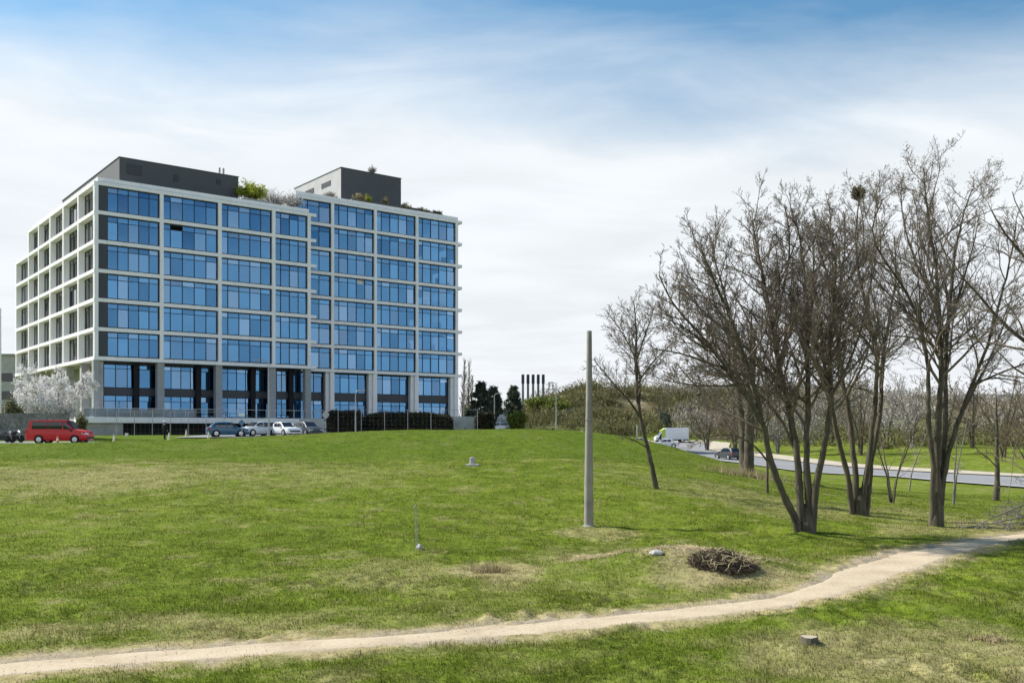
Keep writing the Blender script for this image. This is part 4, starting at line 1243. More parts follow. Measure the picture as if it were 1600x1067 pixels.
bush('bush', 'tan leafless thicket below the poplars beside the office', 735, 0, 175, 34, 60, 'brush', 37, 2400, .24)
bush('bush', 'tan leafless thicket in front of the dark conifers', 757, 0, 150, 40, 28, 'brush', 38, 2000, .22)


# --- hedges and the blossoming tree on the left
def hedge(label, px0, px1, Y, ytop, depth, seed, n=9000):
    rr_ = np.random.default_rng(seed); x0, x1 = (px0 - 800) / F * Y, (px1 - 800) / F * Y; z = ground((x0 + x1) / 2, Y) - .2
    H = E + (HY - ytop) / F * Y - z; L = x1 - x0
    root = empty('hedge', ((x0 + x1) / 2, Y, z)); tag(root, label, 'hedge', 'dark clipped hedges in front of the office')
    P = rr_.random((n, 3)) * [L, depth, 1] - [L / 2, depth / 2, 0]
    top = H * (.86 + .22 * fbm(P[:, 0] * .5 + seed, P[:, 1] * .5, seed, 3))
    edge = 1 - .28 * (np.abs(P[:, 0]) / (L / 2)) ** 10
    P[:, 2] = top * edge * np.sqrt(rr_.random(n)) 
    V, f = leaf_cloud(P, .17, rr_, 1.6); np_mesh('foliage', V, f, M['hedge'], root)
    mb = MB(); mb.box(-L / 2 + .35, L / 2 - .35, -depth / 2 + .45, depth / 2 - .3, 0, H * .72); mb.build('inner_growth', M['hedge'], root)
    return root


hedge('tall near-black clipped hedge at the left end of the hedge row', 512, 566, 112, 641, 2.6, 61, 8000)
hedge('long brownish hedge in front of the right half of the office', 566, 708, 114, 645, 2.2, 62, 15000)
hedge('short dark hedge right of the pale concrete ramp wall', 743, 772, 112, 642, 3.0, 63, 6000)

auto_tree(85, 0, 105, Y=95, seed=71, label='spreading white blossoming tree before the left side of the office', name='blossom_tree', stems=6, spread=.62, r0=.16, bmat='bark', tmat='twig_pale', rmin=.016,
          dens=(11, 7, 5, 3), start=.35, up=.1, maxlev=4, lens=(.42, .5, .5, .5), seeds=17000, smat='blossom', ssize=.13, zmin=.25)
bush('bush', 'brown leafless hedge bush at the left border below the blossoming tree', 22, 0, 97, 60, 74, 'brush', 72, 3200, .16)
bush('bush', 'brown dry bush beneath the right end of the blossoming tree', 126, 0, 98, 26, 46, 'brush', 73, 1400, .14)
# roof garden
def roof_pt(px, tt): 
    s = s_at(px, tt); return X0 + UX * s + VX * tt, Y0 + UY * s + VY * tt


def roof_bush(label, px, tt, wpx, hpx, mat, seed, z, n, size, wire=None, name='roof_shrub', stretch=2.5):
    x, y = roof_pt(px, tt); rr_ = np.random.default_rng(seed); W = wpx / F * y / 2; H = hpx / F * y
    root = empty(name, (x, y, z)); tag(root, label, 'shrub', 'shrubs on the office roof')
    tb = Tubes(); tips = []
    for i in range(70 if wire else 26):
        a = rr_.uniform(0, 6.28); q_ = rr_.random() ** .6; hh = H * rr_.uniform(.55, 1.05) * (1 - .35 * q_)
        e_ = np.array([math.cos(a) * W * q_, math.sin(a) * W * q_, hh]); mid = e_ * .5 + [0, 0, H * .12]
        tb.add(np.array([[math.cos(a) * W * .1, math.sin(a) * W * .1, 0], mid, e_]), np.array([.045, .03, .014]), 4)
        for j in range(6):
            b_ = mid + (e_ - mid) * rr_.random(); d_ = unit(rr_.normal(0, 1, 3) + [0, 0, .8]); tb.add(np.array([b_, b_ + d_ * W * .25]), np.array([.018, .01]), 3); tips.append(b_ + d_ * W * .2)
    tb.build('branches', M[wire or 'twig_tan'], root)
    T = np.array(tips); P = T[rr_.integers(0, len(T), n)] + rr_.normal(0, W * .10, (n, 3))
    V, f = leaf_cloud(P, size, rr_, stretch); V[:, 2] = np.maximum(V[:, 2], 0); np_mesh('foliage', V, f, M[mat], root)


ZR1 = ZB + pz + .125; ZR2 = ZB + pz2 + .125
roof_bush('bright yellow-green willow shrub on the roof beside the dark plant room', 390, 2.6, 48, 44, 'willow', 81, ZR1, 3000, .13)
roof_bush('pale leafless shrub on the roof right of the yellow-green shrub', 428, 3.0, 46, 38, 'blossom', 82, ZR1, 900, .08, 'twig_pale')
roof_bush('pale leafless shrub on the roof against the taller wing', 456, 3.4, 40, 40, 'blossom', 83, ZR1, 900, .08, 'twig_pale')
roof_bush('straw-coloured shrub on the taller roof at the foot of the plant room', 560, RB + 1.7, 22, 22, 'straw', 84, ZR2, 500, .12, 'twig_tan')
roof_bush('yellowish ornamental grass in the roof trough before the plant room', 575, RB + 1.6, 12, 22, 'willow', 85, ZR2, 500, .12, 'twig_tan')
roof_bush('straw ornamental grass in the roof trough near the plant room corner', 602, RB + 1.6, 12, 22, 'straw', 86, ZR2, 500, .12, 'twig_tan')
roof_bush('low dry planting on the roof right of the plant room', 633, RB + 1.6, 20, 18, 'straw', 87, ZR2, 500, .12, 'twig_pale')
roof_bush('low dry planting near the far right end of the roof', 658, RB + 1.6, 26, 14, 'straw', 88, ZR2, 500, .12, 'twig_pale')
roof_bush('dark low shrub at the far right end of the roof', 683, RB + 1.6, 20, 14, 'brush', 89, ZR2, 700, .10, 'twig')
roof_bush('wispy bare shrub growing on top of the grey plant room', 582, rt + 1.5, 16, 16, 'brush_pale', 90, ZB + PR2_TOP + .1, 40, .06, 'twig_pale')
roof_bush('pale bare shrub on the taller roof beside the light plant room wall', 516, RB + 2.0, 26, 18, 'brush_pale', 91, ZR2, 250, .08, 'twig_pale')
# ------------------------------------------------------------------ vehicles
def loft(rings, closed=True):
    n = len(rings[0]); V = [p for r_ in rings for p in r_]; fs = []
    for i in range(len(rings) - 1):
        for k in range(n if closed else n - 1):
            k2 = (k + 1) % n
            fs.append((i * n + k, i * n + k2, (i + 1) * n + k2, (i + 1) * n + k))
    fs += [tuple(range(n)), tuple(range((len(rings) - 1) * n, len(rings) * n))]
    return V, fs


def make_car(name, label, cat, loc, rotz, L, W, lower, glassline, mat, wheel_r=.32, axles=(.2, .79), side_windows=None, group=None, van=False, tail=True):
    """lower: stations (x, z_bottom, z_belt, half width); glassline: (x windscreen base, x roof front, x roof rear, x rear base, z roof)"""
    root = empty(name, loc, rotz); tag(root, label, cat, group)
    mb = MB(); rings = []
    for (x, zb, zt, hw) in lower:
        rings.append([(x, -hw * .9, zb), (x, -hw, zb + .14), (x, -hw, zb + (zt - zb) * .62), (x, -hw * .95, zt - .03), (x, -hw * .78, zt), (x, 0, zt + .025),
                      (x, hw * .78, zt), (x, hw * .95, zt - .03), (x, hw, zb + (zt - zb) * .62), (x, hw, zb + .14), (x, hw * .9, zb)])
    v, f = loft(rings); mb.add(v, f)
    x1, x2, x3, x4, zr = glassline
    def belt(x):
        return (np.interp(x, [q[0] for q in lower][::1], [q[2] for q in lower]), np.interp(x, [q[0] for q in lower], [q[3] for q in lower]))
    (b1, h1), (b4, h4) = belt(x1), belt(x4); hr = W / 2 * (.86 if van else .70)
    def gring(x, zb, zt, hb, ht):
        return [(x, -hb, zb - .03), (x, -(hb * .25 + ht * .75), zb + (zt - zb) * .75), (x, -ht * .93, zt - .012), (x, 0, zt + .02), (x, ht * .93, zt - .012), (x, (hb * .25 + ht * .75), zb + (zt - zb) * .75), (x, hb, zb - .03)]
    hb = h1 * .93
    rg = [gring(x1, b1, b1 + .02, hb, hb * .95), gring(x2, belt(x2)[0], zr, belt(x2)[1] * .93, hr), gring((x2 + x3) / 2, belt((x2 + x3) / 2)[0], zr + .02, belt((x2 + x3) / 2)[1] * .93, hr), gring(x3, belt(x3)[0], zr - .02, belt(x3)[1] * .93, hr), gring(x4, b4, b4 + .02, h4 * .93, h4 * .88)]
    v, f = loft(rg); mb.add(v, f)
    mb.build('body', mat, root, smooth=38)
    # windows
    def side_pt(x, t, sgn, off=.012):
        zb, hw = belt(x); zb -= 0.0
        hbb = hw * .93; zt = zr if x2 >= x >= x3 else (np.interp(x, [x4, x3, x2, x1], [b4 + .02, zr, zr, b1 + .02]))
        z = zb + (zt - zb) * t; y = (hbb + (hr - hbb) * t) + off + .02 * math.sin(math.pi * t)
        return (x, sgn * y, z)
    wins = side_windows or [(x1 - (x1 - x2) * .42, x2 - .45, 'a'), (x2 - .55, x3 + .1, 'b')]
    for sgn in (-1, 1):
        for (xa, xb, kd) in wins:
            g_ = MB(); pts = []
            for u in np.linspace(0, 1, 6):
                x = xa + (xb - xa) * u
                pts.append((side_pt(x, .10, sgn), side_pt(x, .5, sgn, .016), side_pt(x, .86, sgn)))
            vs = [p for q_ in pts for p in q_]; fs = []
            for i in range(5):
                for j in range(2): fs.append((i * 3 + j, i * 3 + 3 + j, i * 3 + 4 + j, i * 3 + 1 + j))
            g_.add(vs, fs); g_.build('side_window', M['car_glass'], root)
    for (xa, xb, za, zb, ha, hb_, nm) in ((x1, x2, b1, zr, hb * .86, hr * .84, 'windscreen'), (x4, x3, b4, zr - .02, h4 * .80, hr * .84, 'rear_window')):
        g_ = MB(); o = .02 if nm == 'windscreen' else -.02
        lerp = lambda t: (xa + (xb - xa) * t + o, za + .02 + (zb - za) * t + .025, ha + (hb_ - ha) * t)
        A, B = lerp(.08), lerp(.90)
        g_.add([(A[0], -A[2], A[1]), (A[0], A[2], A[1]), (B[0], B[2], B[1]), (B[0], -B[2], B[1])], [(0, 1, 2, 3)])
        g_.build(nm, M['car_glass'], root)
    # wheels
    xf, xr = lower[0][0], lower[-1][0]
    for ax in axles:
        x = xf + (xr - xf) * ax
        for sgn in (-1, 1):
            yy = sgn * (W / 2 - .10)
            ar = MB(); ar.lathe([(wheel_r + .07, -.115), (wheel_r + .07, .115)], 22, (x, yy, wheel_r), 'y'); ar.build('wheel_arch', M['dark_void'], root)
            ty = MB(); ty.lathe([(wheel_r * .7, -.125), (wheel_r * .94, -.13), (wheel_r, -.09), (wheel_r, .09), (wheel_r * .94, .13), (wheel_r * .7, .125)], 22, (x, yy, wheel_r), 'y')
            t_ = ty.build('wheel', M['black_rubber'], root, smooth=50)
            rm = MB(); rm.lathe([(.05, -.145), (wheel_r * .66, -.135), (wheel_r * .68, .135), (.05, .145)], 18, (x, yy, wheel_r), 'y')
            rm.build('rim', M['alloy'], t_)
    # lamps, bumpers, mirrors, plates
    x0, zb0, zt0, hw0 = lower[1]; xe, zbe, zte, hwe = lower[-2]
    for sgn in (-1, 1):
        hl = MB(); hl.add([(x0 + .03, sgn * hw0 * .95, zt0 - .10), (x0 + .12, sgn * hw0 * .50, zt0 - .13), (x0 + .13, sgn * hw0 * .52, zt0 - .27), (x0 + .04, sgn * hw0 * 1.0, zt0 - .25), (x0 - .28, sgn * (hw0 + .03), zt0 - .10), (x0 - .22, sgn * (hw0 + .03), zt0 - .22)],
                            [(0, 1, 2, 3), (0, 3, 5, 4)]); hl.build('headlight', M['lamp_clear'], root)
        tl = MB(); tl.box(xe - .10, xe + .10, sgn * hwe * .99 - .05, sgn * hwe * .99 + .05, zte - .32, zte - .06); tl.build('tail_light', M['tail_red'], root, bevel=.02)
        mr = MB(); xm = x1 - (x1 - x2) * .35; zm = belt(xm)[0]; yy = belt(xm)[1]
        mr.box(xm - .08, xm + .06, sgn * (yy + .09) - .09, sgn * (yy + .09) + .09, zm + .0, zm + .15); mr.build('door_mirror', M['plastic_dark'] if van else mat, root, bevel=.03)
    bp = MB(); bp.box(lower[0][0] - .02, lower[0][0] + .05, -W * .34, W * .34, lower[0][1] + .04, lower[0][1] + .20); bp.build('grille', M['plastic_dark'], root, bevel=.015)
    ln = MB()
    for sgn in (-1, 1):
        for x in (x2 - .5 if not van else x2 - .3, (x2 + x3) / 2 - .35):
            zb_, hw_ = belt(x); ln.box(x - .008, x + .008, sgn * hw_ * 1.0 - .006, sgn * hw_ * 1.0 + .006, .45, zb_ - .05)
    ln.build('door_gap', M['dark_void'], root)
    return root


def at_px(px, Y, lift=.10):
    x = (px - 800) / F * Y; z = float(base_z(np.array([x]), np.array([Y]))[0]) + lift
    return (x, Y, z)


# x forward; front first
van_low = [(2.55, .34, .72, .80), (2.45, .27, .98, .90), (2.15, .22, 1.06, .95), (1.55, .22, 1.18, .97), (0, .22, 1.22, .97), (-2.3, .24, 1.22, .96), (-2.45, .30, 1.15, .93), (-2.5, .40, 1.0, .9)]
M['red'] = paint('red', (.56, .008, .012)); M['steel_blue'] = paint('steel_blue', (.030, .11, .20)); M['ice'] = paint('ice', (.60, .64, .68)); M['white_car'] = paint('white_car', (.76, .77, .78))
M['dark_car'] = paint('dark_car', (.07, .085, .095)); M['silver'] = paint('silver', (.055, .06, .07)); M['lime'] = paint('lime', (.45, .62, .03)); M['white_van'] = paint('white_van', (.80, .81, .84))
v = make_car('van', 'bright red passenger van with black side windows on the grass edge', 'van', at_px(94, 82), R(2), 5.05, 1.95, van_low, (1.62, .75, -2.25, -2.42, 1.93), M['red'],
             axles=(.185, .775), side_windows=[(1.25, .62, 'a'), (.52, -.62, 'b'), (-.68, -1.98, 'c')], van=True)
hatch = [(2.08, .36, .60, .72), (2.0, .24, .74, .84), (1.7, .2, .86, .88), (1.0, .2, .95, .89), (-.4, .2, .98, .89), (-1.5, .2, 1.0, .88), (-1.95, .28, .96, .84), (-2.05, .42, .86, .78)]
sedan = [(2.2, .36, .60, .72), (2.12, .24, .72, .84), (1.8, .2, .84, .88), (1.05, .2, .92, .89), (-.5, .2, .95, .89), (-1.5, .2, .99, .88), (-2.15, .28, .95, .84), (-2.25, .42, .84, .78)]
estate = [(2.2, .36, .60, .72), (2.12, .24, .74, .84), (1.8, .2, .86, .88), (1.05, .2, .95, .89), (-.5, .2, .97, .89), (-1.7, .2, .99, .88), (-2.15, .28, .97, .86), (-2.25, .42, .9, .8)]
PK = 'cars parked by the office'
make_car('car', 'steel blue hatchback parked nearest the traffic cones', 'car', at_px(355, 99), R(24), 4.1, 1.78, hatch, (1.15, .35, -1.35, -1.9, 1.46), M['steel_blue'], group=PK)
make_car('car', 'pale grey estate car beside the tall lamp post', 'car', at_px(403, 102), R(232), 4.4, 1.78, estate, (1.1, .3, -1.85, -2.15, 1.47), M['ice'], group=PK)
make_car('car', 'white saloon car parked right of the tall lamp post', 'car', at_px(444, 102), R(-46), 4.4, 1.78, sedan, (1.05, .25, -.95, -1.75, 1.43), M['white_car'], group=PK)
make_car('car', 'dark grey car at the right end of the parked row against the pale wall', 'car', at_px(480, 103.5), R(-50), 4.3, 1.78, hatch, (1.15, .35, -1.35, -1.9, 1.45), M['dark_car'], group=PK)
make_car('car', 'dark hatchback driving away along the road past the stout double trunk', 'car', (lambda x, Y: (x, Y, float(base_z(np.array([x]), np.array([Y]))[0]) + .09))(28.3, 125.5), math.atan2(20, -8), 4.1, 1.78, hatch, (1.15, .35, -1.35, -1.9, 1.47), M['silver'])
make_car('car', 'white compact car half hidden by the grass crest right of the short hedge', 'car', at_px(778, 150, .3), R(200), 3.9, 1.75, hatch, (1.15, .35, -1.35, -1.9, 1.5), M['white_car'])
make_car('car', 'white car beneath the white box van, only its roof above the grass', 'car', at_px(1040, 158, .09), R(170), 4.2, 1.78, sedan, (1.05, .25, -.95, -1.75, 1.43), M['white_car'])
make_car('car', 'pale car behind the grass crest at the base of the slim leaning tree', 'car', at_px(997, 172, .09), R(170), 4.2, 1.78, sedan, (1.05, .25, -.95, -1.75, 1.43), M['ice'])
make_car('car', 'white car whose roof alone shows behind the grass crest left of the thin lamp post', 'car', at_px(841, 128, -.35), R(182), 4.4, 1.78, estate, (1.1, .3, -1.85, -2.15, 1.47), M['white_car'])


def box_van(loc, rotz):
    root = empty('box_van', loc, rotz); tag(root, 'white box van with a lime green and black cab below the scrub hill', 'van')
    mb = MB(); mb.box(-3.1, 1.35, -1.05, 1.05, .62, 2.80); mb.build('cargo_box', M['white_van'], root, bevel=.06)
    sk = MB(); sk.box(-3.0, 1.3, -.9, .9, .40, .618); sk.build('chassis', M['plastic_dark'], root)
    cb_ = MB(); prof = [(1.352, .45), (3.1, .45), (3.2, .75), (3.1, 1.15), (2.5, 1.35), (2.0, 2.15), (1.352, 2.3)]
    cb_.prism(prof, -.95, .95); c = cb_.build('cab', M['white_van'], root, bevel=.04)
    for y0, y1 in ((-.975, -.952), (.952, .975)):
        g_ = MB(); g_.prism([(1.40, 1.0), (2.05, 1.0), (1.95, 2.2), (1.40, 2.35)], y0, y1); g_.build('hi_vis_panel', M['lime'], c)
        g_ = MB(); g_.prism([(2.08, .8), (2.6, .8), (2.42, 1.35), (2.06, 2.0)], y0, y1); g_.build('side_window', M['car_glass'], c)
    g_ = MB(); g_.prism([(1.36, 2.302), (1.36, 2.75), (2.2, 2.2), (2.02, 2.17)], -.9, .9); g_.build('roof_fairing', M['lime'], c)
    g_ = MB(); g_.add([(2.53, -.8, 1.38), (2.53, .8, 1.38), (2.06, .75, 2.12), (2.06, -.75, 2.12)], [(0, 1, 2, 3)]); g_.build('windscreen', M['car_glass'], c)
    for x in (2.45, -1.9):
        for s in (-1, 1):
            t_ = MB(); t_.lathe([(.25, -.13), (.40, -.13), (.42, -.08), (.42, .08), (.40, .13), (.25, .13)], 20, (x, s * .88, .42), 'y'); o = t_.build('wheel', M['black_rubber'], root, smooth=50)
            t_ = MB(); t_.lathe([(.04, -.14), (.25, -.135), (.25, .135), (.04, .14)], 16, (x, s * .88, .42), 'y'); t_.build('rim', M['alloy'], o)
    return root


box_van(at_px(1049, 182, .09), R(183))


def motorcycle(label, px, Y, rot, mat):
    root = empty('motorcycle', at_px(px, Y), rot); tag(root, label, 'motorcycle', 'motorcycles by the retaining wall')
    for x in (.72, -.68):
        t_ = MB(); pr = [(.20, -.04), (.30, -.06), (.32, 0), (.30, .06), (.20, .04)]; t_.lathe(pr, 20, (x, 0, .32), 'y'); o = t_.build('wheel', M['black_rubber'], root, smooth=50)
    b_ = MB(); b_.prism([(-.9, .72), (-.35, .70), (.0, .62), (.35, .95), (.2, 1.02), (-.05, .98), (-.25, .84), (-.7, .86), (-1.0, .92)], -.13, .13); b_.build('tank_and_seat', mat, root, bevel=.04)
    b_ = MB(); b_.prism([(-.4, .28), (.3, .28), (.4, .6), (-.3, .64)], -.17, .17); b_.build('engine', M['plastic_dark'], root, bevel=.03)
    b_ = MB(); [b_.tube([(.72, s * .09, .32), (.42, s * .09, 1.0)], .03, 6) for s in (-1, 1)]; b_.build('fork', M['steel'], root)
    b_ = MB(); b_.tube([(.34, -.38, 1.08), (.42, -.12, 1.04), (.42, .12, 1.04), (.34, .38, 1.08)], .02, 6); b_.build('handlebar', M['steel'], root)
    b_ = MB(); b_.lathe([(.03, -.06), (.1, -.04), (.11, .05), (.02, .07)], 12, (.56, 0, .92), 'x'); b_.build('headlamp', M['lamp_clear'], root)
    b_ = MB(); b_.tube([(-.05, .2, .35), (-.9, .2, .42)], [.04, .06], 8); b_.build('exhaust', M['alloy'], root)


motorcycle('black motorcycle at the left border, half cut by the picture edge', 5, 82, R(10), M['dark_car'])
motorcycle('black motorcycle standing just left of the red van', 22, 83, R(-15), M['plastic_dark'])

# ------------------------------------------------------------------ cones, person, signs, posts
M['cone_body'] = simple('cone_body', (.70, .62, .42), .6, var=.1); M['cone_red'] = simple('cone_red', (.65, .18, .12), .6, var=.1); M['cone_base'] = simple('cone_base', (.6, .5, .12), .7, var=.1)


def cone(label, px, pyb, Y, mat):
    p = pt(px, pyb, Y); z = max(ground(p.x, Y), p.z)
    root = empty('traffic_cone', (p.x, Y, ground(p.x, Y) + .09)); tag(root, label, 'traffic cone', 'traffic cones on the grass edge')
    b_ = MB(); b_.box(-.19, .19, -.19, .19, 0, .04); b_.build('base', M['cone_base'], root, bevel=.01)
    b_ = MB(); b_.lathe([(.13, .041), (.10, .25), (.095, .251), (.035, .70), (.02, .72)], 14); b_.build('cone', mat, root, smooth=50)
    b_ = MB(); b_.lathe([(.088, .34), (.068, .50)], 14); b_.build('band', M['white_paint'], root, smooth=50)


cone('red and white cone in front of the red van', 90, 690, 72.5, M['cone_red'])
cone('pale yellow cone right of the red van nose', 178, 686, 84, M['cone_body'])
cone('pale yellow cone standing right of the person in black', 264, 684, 90, M['cone_body'])
cone('pale yellow cone in front of the steel blue hatchback bonnet', 326, 681, 93, M['cone_body'])
cone('pale cone midway between the person and the steel blue hatchback', 291, 676, 100, M['cone_body'])
bk = MB(); bk.lathe([(.13, 0), (.17, .34), (.185, .36), (.16, .37)], 14)
o = bk.build('bucket', M['white_paint'], loc=tuple(at_px(198, 102, .02))); tag(o, 'small white bucket on the lawn below the terrace', 'bucket')

# person
xp, Yp = (257 - 800) / F * 93, 93.0; zp = ground(xp, Yp) + .02


def person():
    root = empty('person', (xp, Yp, zp), R(70)); tag(root, 'person in black clothes with a white cap, standing on the lawn before the office', 'person')
    J = {'pel': (0, 0, .96), 'bel': (0, 0, 1.10), 'che': (.01, 0, 1.32), 'nek': (.01, 0, 1.49), 'hd0': (.03, 0, 1.58), 'hd1': (.03, 0, 1.72)}
    R_ = {'pel': .145, 'bel': .135, 'che': .155, 'nek': .06, 'hd0': .085, 'hd1': .085}
    Ed = [('pel', 'bel'), ('bel', 'che'), ('che', 'nek'), ('nek', 'hd0'), ('hd0', 'hd1')]
    for s, n_ in ((-1, 'r'), (1, 'l')):
        st = .08 * s
        J.update({'hip' + n_: (0, s * .10, .90), 'kne' + n_: (.05 + st * .5, s * .11, .50), 'ank' + n_: (st, s * .12, .09), 'toe' + n_: (st + .17, s * .14, .04),
                  'sho' + n_: (0, s * .19, 1.42), 'elb' + n_: (-.03, s * .25, 1.14), 'wri' + n_: (.12, s * .22, .93), 'pal' + n_: (.16, s * .21, .86)})
        R_.update({'hip' + n_: .095, 'kne' + n_: .062, 'ank' + n_: .045, 'toe' + n_: .04, 'sho' + n_: .07, 'elb' + n_: .05, 'wri' + n_: .032, 'pal' + n_: .036})
        Ed += [('pel', 'hip' + n_), ('hip' + n_, 'kne' + n_), ('kne' + n_, 'ank' + n_), ('ank' + n_, 'toe' + n_), ('che', 'sho' + n_), ('sho' + n_, 'elb' + n_), ('elb' + n_, 'wri' + n_), ('wri' + n_, 'pal' + n_)]
        for q_ in range(4):
            nm = f'f{q_}{n_}'; J[nm] = (.185 + .01 * q_, s * (.21 - .03 + .018 * q_), .79 + .006 * abs(q_ - 1)); R_[nm] = .011; Ed.append(('pal' + n_, nm))
        J['th' + n_] = (.20, s * .17, .85); R_['th' + n_] = .012; Ed.append(('pal' + n_, 'th' + n_))
    ks = list(J); me = bpy.data.meshes.new('body'); me.from_pydata([J[k] for k in ks], [(ks.index(a), ks.index(b)) for a, b in Ed], [])
    sk = bpy.data.objects.new('skin_cage', me); COL.objects.link(sk)
    m_ = sk.modifiers.new('skin', 'SKIN')
    for i, k in enumerate(ks): me.skin_vertices[0].data[i].radius = (R_[k], R_[k]); me.skin_vertices[0].data[i].use_root = (k == 'pel')
    sb = sk.modifiers.new('sub', 'SUBSURF'); sb.levels = 2; sb.render_levels = 2
    dg = bpy.context.evaluated_depsgraph_get(); ev = bpy.data.meshes.new_from_object(sk.evaluated_get(dg))
    bpy.data.objects.remove(sk)
    o = bpy.data.objects.new('body', ev); COL.objects.link(o); o.parent = root
    skin = simple('skin', (.50, .30, .22), .6, var=.05); blk = simple('black_cloth', (.014, .014, .016), .9, var=.2)
    ev.materials.clear(); ev.materials.append(blk); ev.materials.append(skin)
    for p_ in ev.polygons:
        p_.use_smooth = True
        c = p_.center
        if c.z > 1.49 or (c.z < .92 and c.x > .11 and abs(c.y) > .12 and c.z > .7): p_.material_index = 1
    cp = MB(); cp.lathe([(.115, 1.69), (.118, 1.74), (.10, 1.80), (.05, 1.835), (.01, 1.84)], 16, (.03, 0, 0)); cp.prism([(.12, 1.69), (.24, 1.675), (.24, 1.688), (.12, 1.71)], -.07, .07)
    cp.build('cap', M['white_paint'], root, smooth=50)
    fc = MB(); fc.add([(.115, -.018, 1.60), (.115, .018, 1.60), (.145, 0, 1.605), (.112, 0, 1.65)], [(0, 1, 2), (0, 2, 3), (1, 3, 2)]); fc.build('nose', skin, root)
    hr_ = MB(); hr_.lathe([(.098, 1.60), (.105, 1.69)], 14, (.018, 0, 0)); hr_.build('hair', blk, root)


person()


def post(name, label, cat, px, Y, ytop, r0, r1, mat, group=None, ybase=None, lamp=False, arm=0):
    x = (px - 800) / F * Y; z = ground(x, Y) - .1; H = E + (HY - ytop) / F * Y - z
    root = empty(name, (x, Y, z)); tag(root, label, cat, group)
    mb = MB(); mb.tube([(0, 0, 0), (0, 0, H * .12), (0, 0, H * .121), (0, 0, H)], [r0 * 1.25, r0 * 1.25, r0, r1], 10); mb.build('pole', mat, root, smooth=40)
    if lamp:
        hd_ = MB(); hd_.tube([(0, 0, H - .05), (arm * .5, -.1, H + .12), (arm, -.15, H + .15)], .035, 6); a = hd_.build('arm', mat, root)
        hd_ = MB(); sx = 1 if arm >= 0 else -1
        hd_.box(min(arm, arm + sx * .6), max(arm, arm + sx * .6), -.28, -.04, H + .10, H + .22); hd_.build('lamp_head', M['galv'], root, bevel=.03)
    return root


post('lamp_post', 'tall slim grey lamp post between the pale estate car and the white saloon', 'lamp post', 420, 100, 565, .10, .05, M['galv'], 'lamp posts', lamp=True, arm=-.9)
post('lamp_post', 'grey lamp post standing in front of the long hedge', 'lamp post', 555.5, 106, 612, .08, .05, M['galv'], 'lamp posts', lamp=True, arm=.5)
post('lamp_post', 'grey lamp post right of the office, beside the poplars', 'lamp post', 724.5, 120, 602, .08, .05, M['galv'], 'lamp posts', lamp=True, arm=.4)
post('lamp_post', 'grey lamp post at the right end of the short hedge', 'lamp post', 772.5, 112, 617, .07, .05, M['galv'], 'lamp posts', lamp=True, arm=.3)
post('lamp_post', 'slender lamp post in front of the scrub hill left of the concrete pole', 'lamp post', 869, 108, 600, .09, .05, M['galv'], 'lamp posts', lamp=True, arm=-.3)
post('lamp_post', 'short pale post by the road behind the slim leaning tree', 'post', 995, 140, 664, .12, .10, M['white_paint'])
post('mast', 'pale slender mast at the left picture border', 'mast', 0.5, 120, 482, .14, .10, M['white_paint'])
for i, (px, lb) in enumerate(((869 - 4, 0),)): pass

# the bare concrete pole in the meadow
x, y, z = to_base(920, 821)
root = empty('concrete_pole', (x, y, z)); tag(root, 'bare grey concrete pole without a lamp, standing alone in the meadow', 'pole')
Hp = E + (HY - 517) / F * y - z
n = NT('pole_concrete'); p = n.coord(); a = n.noise(2.2, 5, .6, p); b = n.noise(40, 4, .7, p)
c = n.ramp(n.math('ADD', n.math('MULTIPLY', a, .65), n.math('MULTIPLY', b, .35)), [(.3, (.20, .185, .165)), (.7, (.37, .35, .32))]); M['pole_concrete'] = n.done(n.bsdf(c, .9, 0, .2, n.bump(b, .4, .01)))
mb = MB(); mb.tube([(0, 0, -.3), (0, 0, 0), (0, 0, 1.2), (0.01, 0, Hp * .6), (.012, 0, Hp - .01), (.012, 0, Hp)], [.132, .132, .125, .095, .072, .066], 24); mb.build('shaft', M['pole_concrete'], root, smooth=40)
mb = MB(); mb.lathe([(.19, -.1), (.185, .015), (.16, .03), (.135, .035)], 20); mb.build('footing', M['concrete'], root, smooth=40)
mb = MB(); [mb.lathe([(.131 - .008 * h, h), (.131 - .008 * h, h + .03)], 20) for h in (1.6, 3.0)]; mb.build('clamp_band', M['galv'], root)

# wire stake, footing and the little grey marker in the grass
x, y, z = to_base(650, 858)
root = empty('wire_stake', (x, y, z)); tag(root, 'thin rusty metal stake upright in the meadow beside a small lump of concrete', 'stake')
H = 68 / F * y
mb = MB(); mb.tube([(0, 0, -.1), (.0, 0, H * .5), (-.01, 0, H)], .012, 6); mb.tube([(.035, .01, -.1), (.03, 0, H * .7), (.0, 0, H * .96)], .006, 5); mb.build('rod', M['steel'], root)
mb = MB(); mb.tube([(0, 0, H), (-.06, 0, H - .06)], .006, 5); mb.build('hook', M['steel'], root)


def rock(name, label, cat, px, py, w, h, seed, mat, rough=.35):
    x, y, z = to_base(px, py); bm = bmesh.new(); bmesh.ops.create_icosphere(bm, subdivisions=4, radius=1)
    for v_ in bm.verts:
        c = v_.co; k = 1 + rough * (fbm(np.array([c.x * 1.4 + seed]), np.array([c.y * 1.4 + c.z * 1.1]), seed, 4)[0] - .45) * 2
        v_.co = Vector((c.x * w * k, c.y * w * .8 * k, max(c.z, -.45) * h * k))
    me = bpy.data.meshes.new(name); bm.to_mesh(me); bm.free(); me.materials.append(M[mat]); me.polygons.foreach_set('use_smooth', [True] * len(me.polygons))
    o = bpy.data.objects.new(name, me); COL.objects.link(o); o.location = (x, y, z + h * .2); o.rotation_euler = (0, 0, seed); tag(o, label, cat); return o


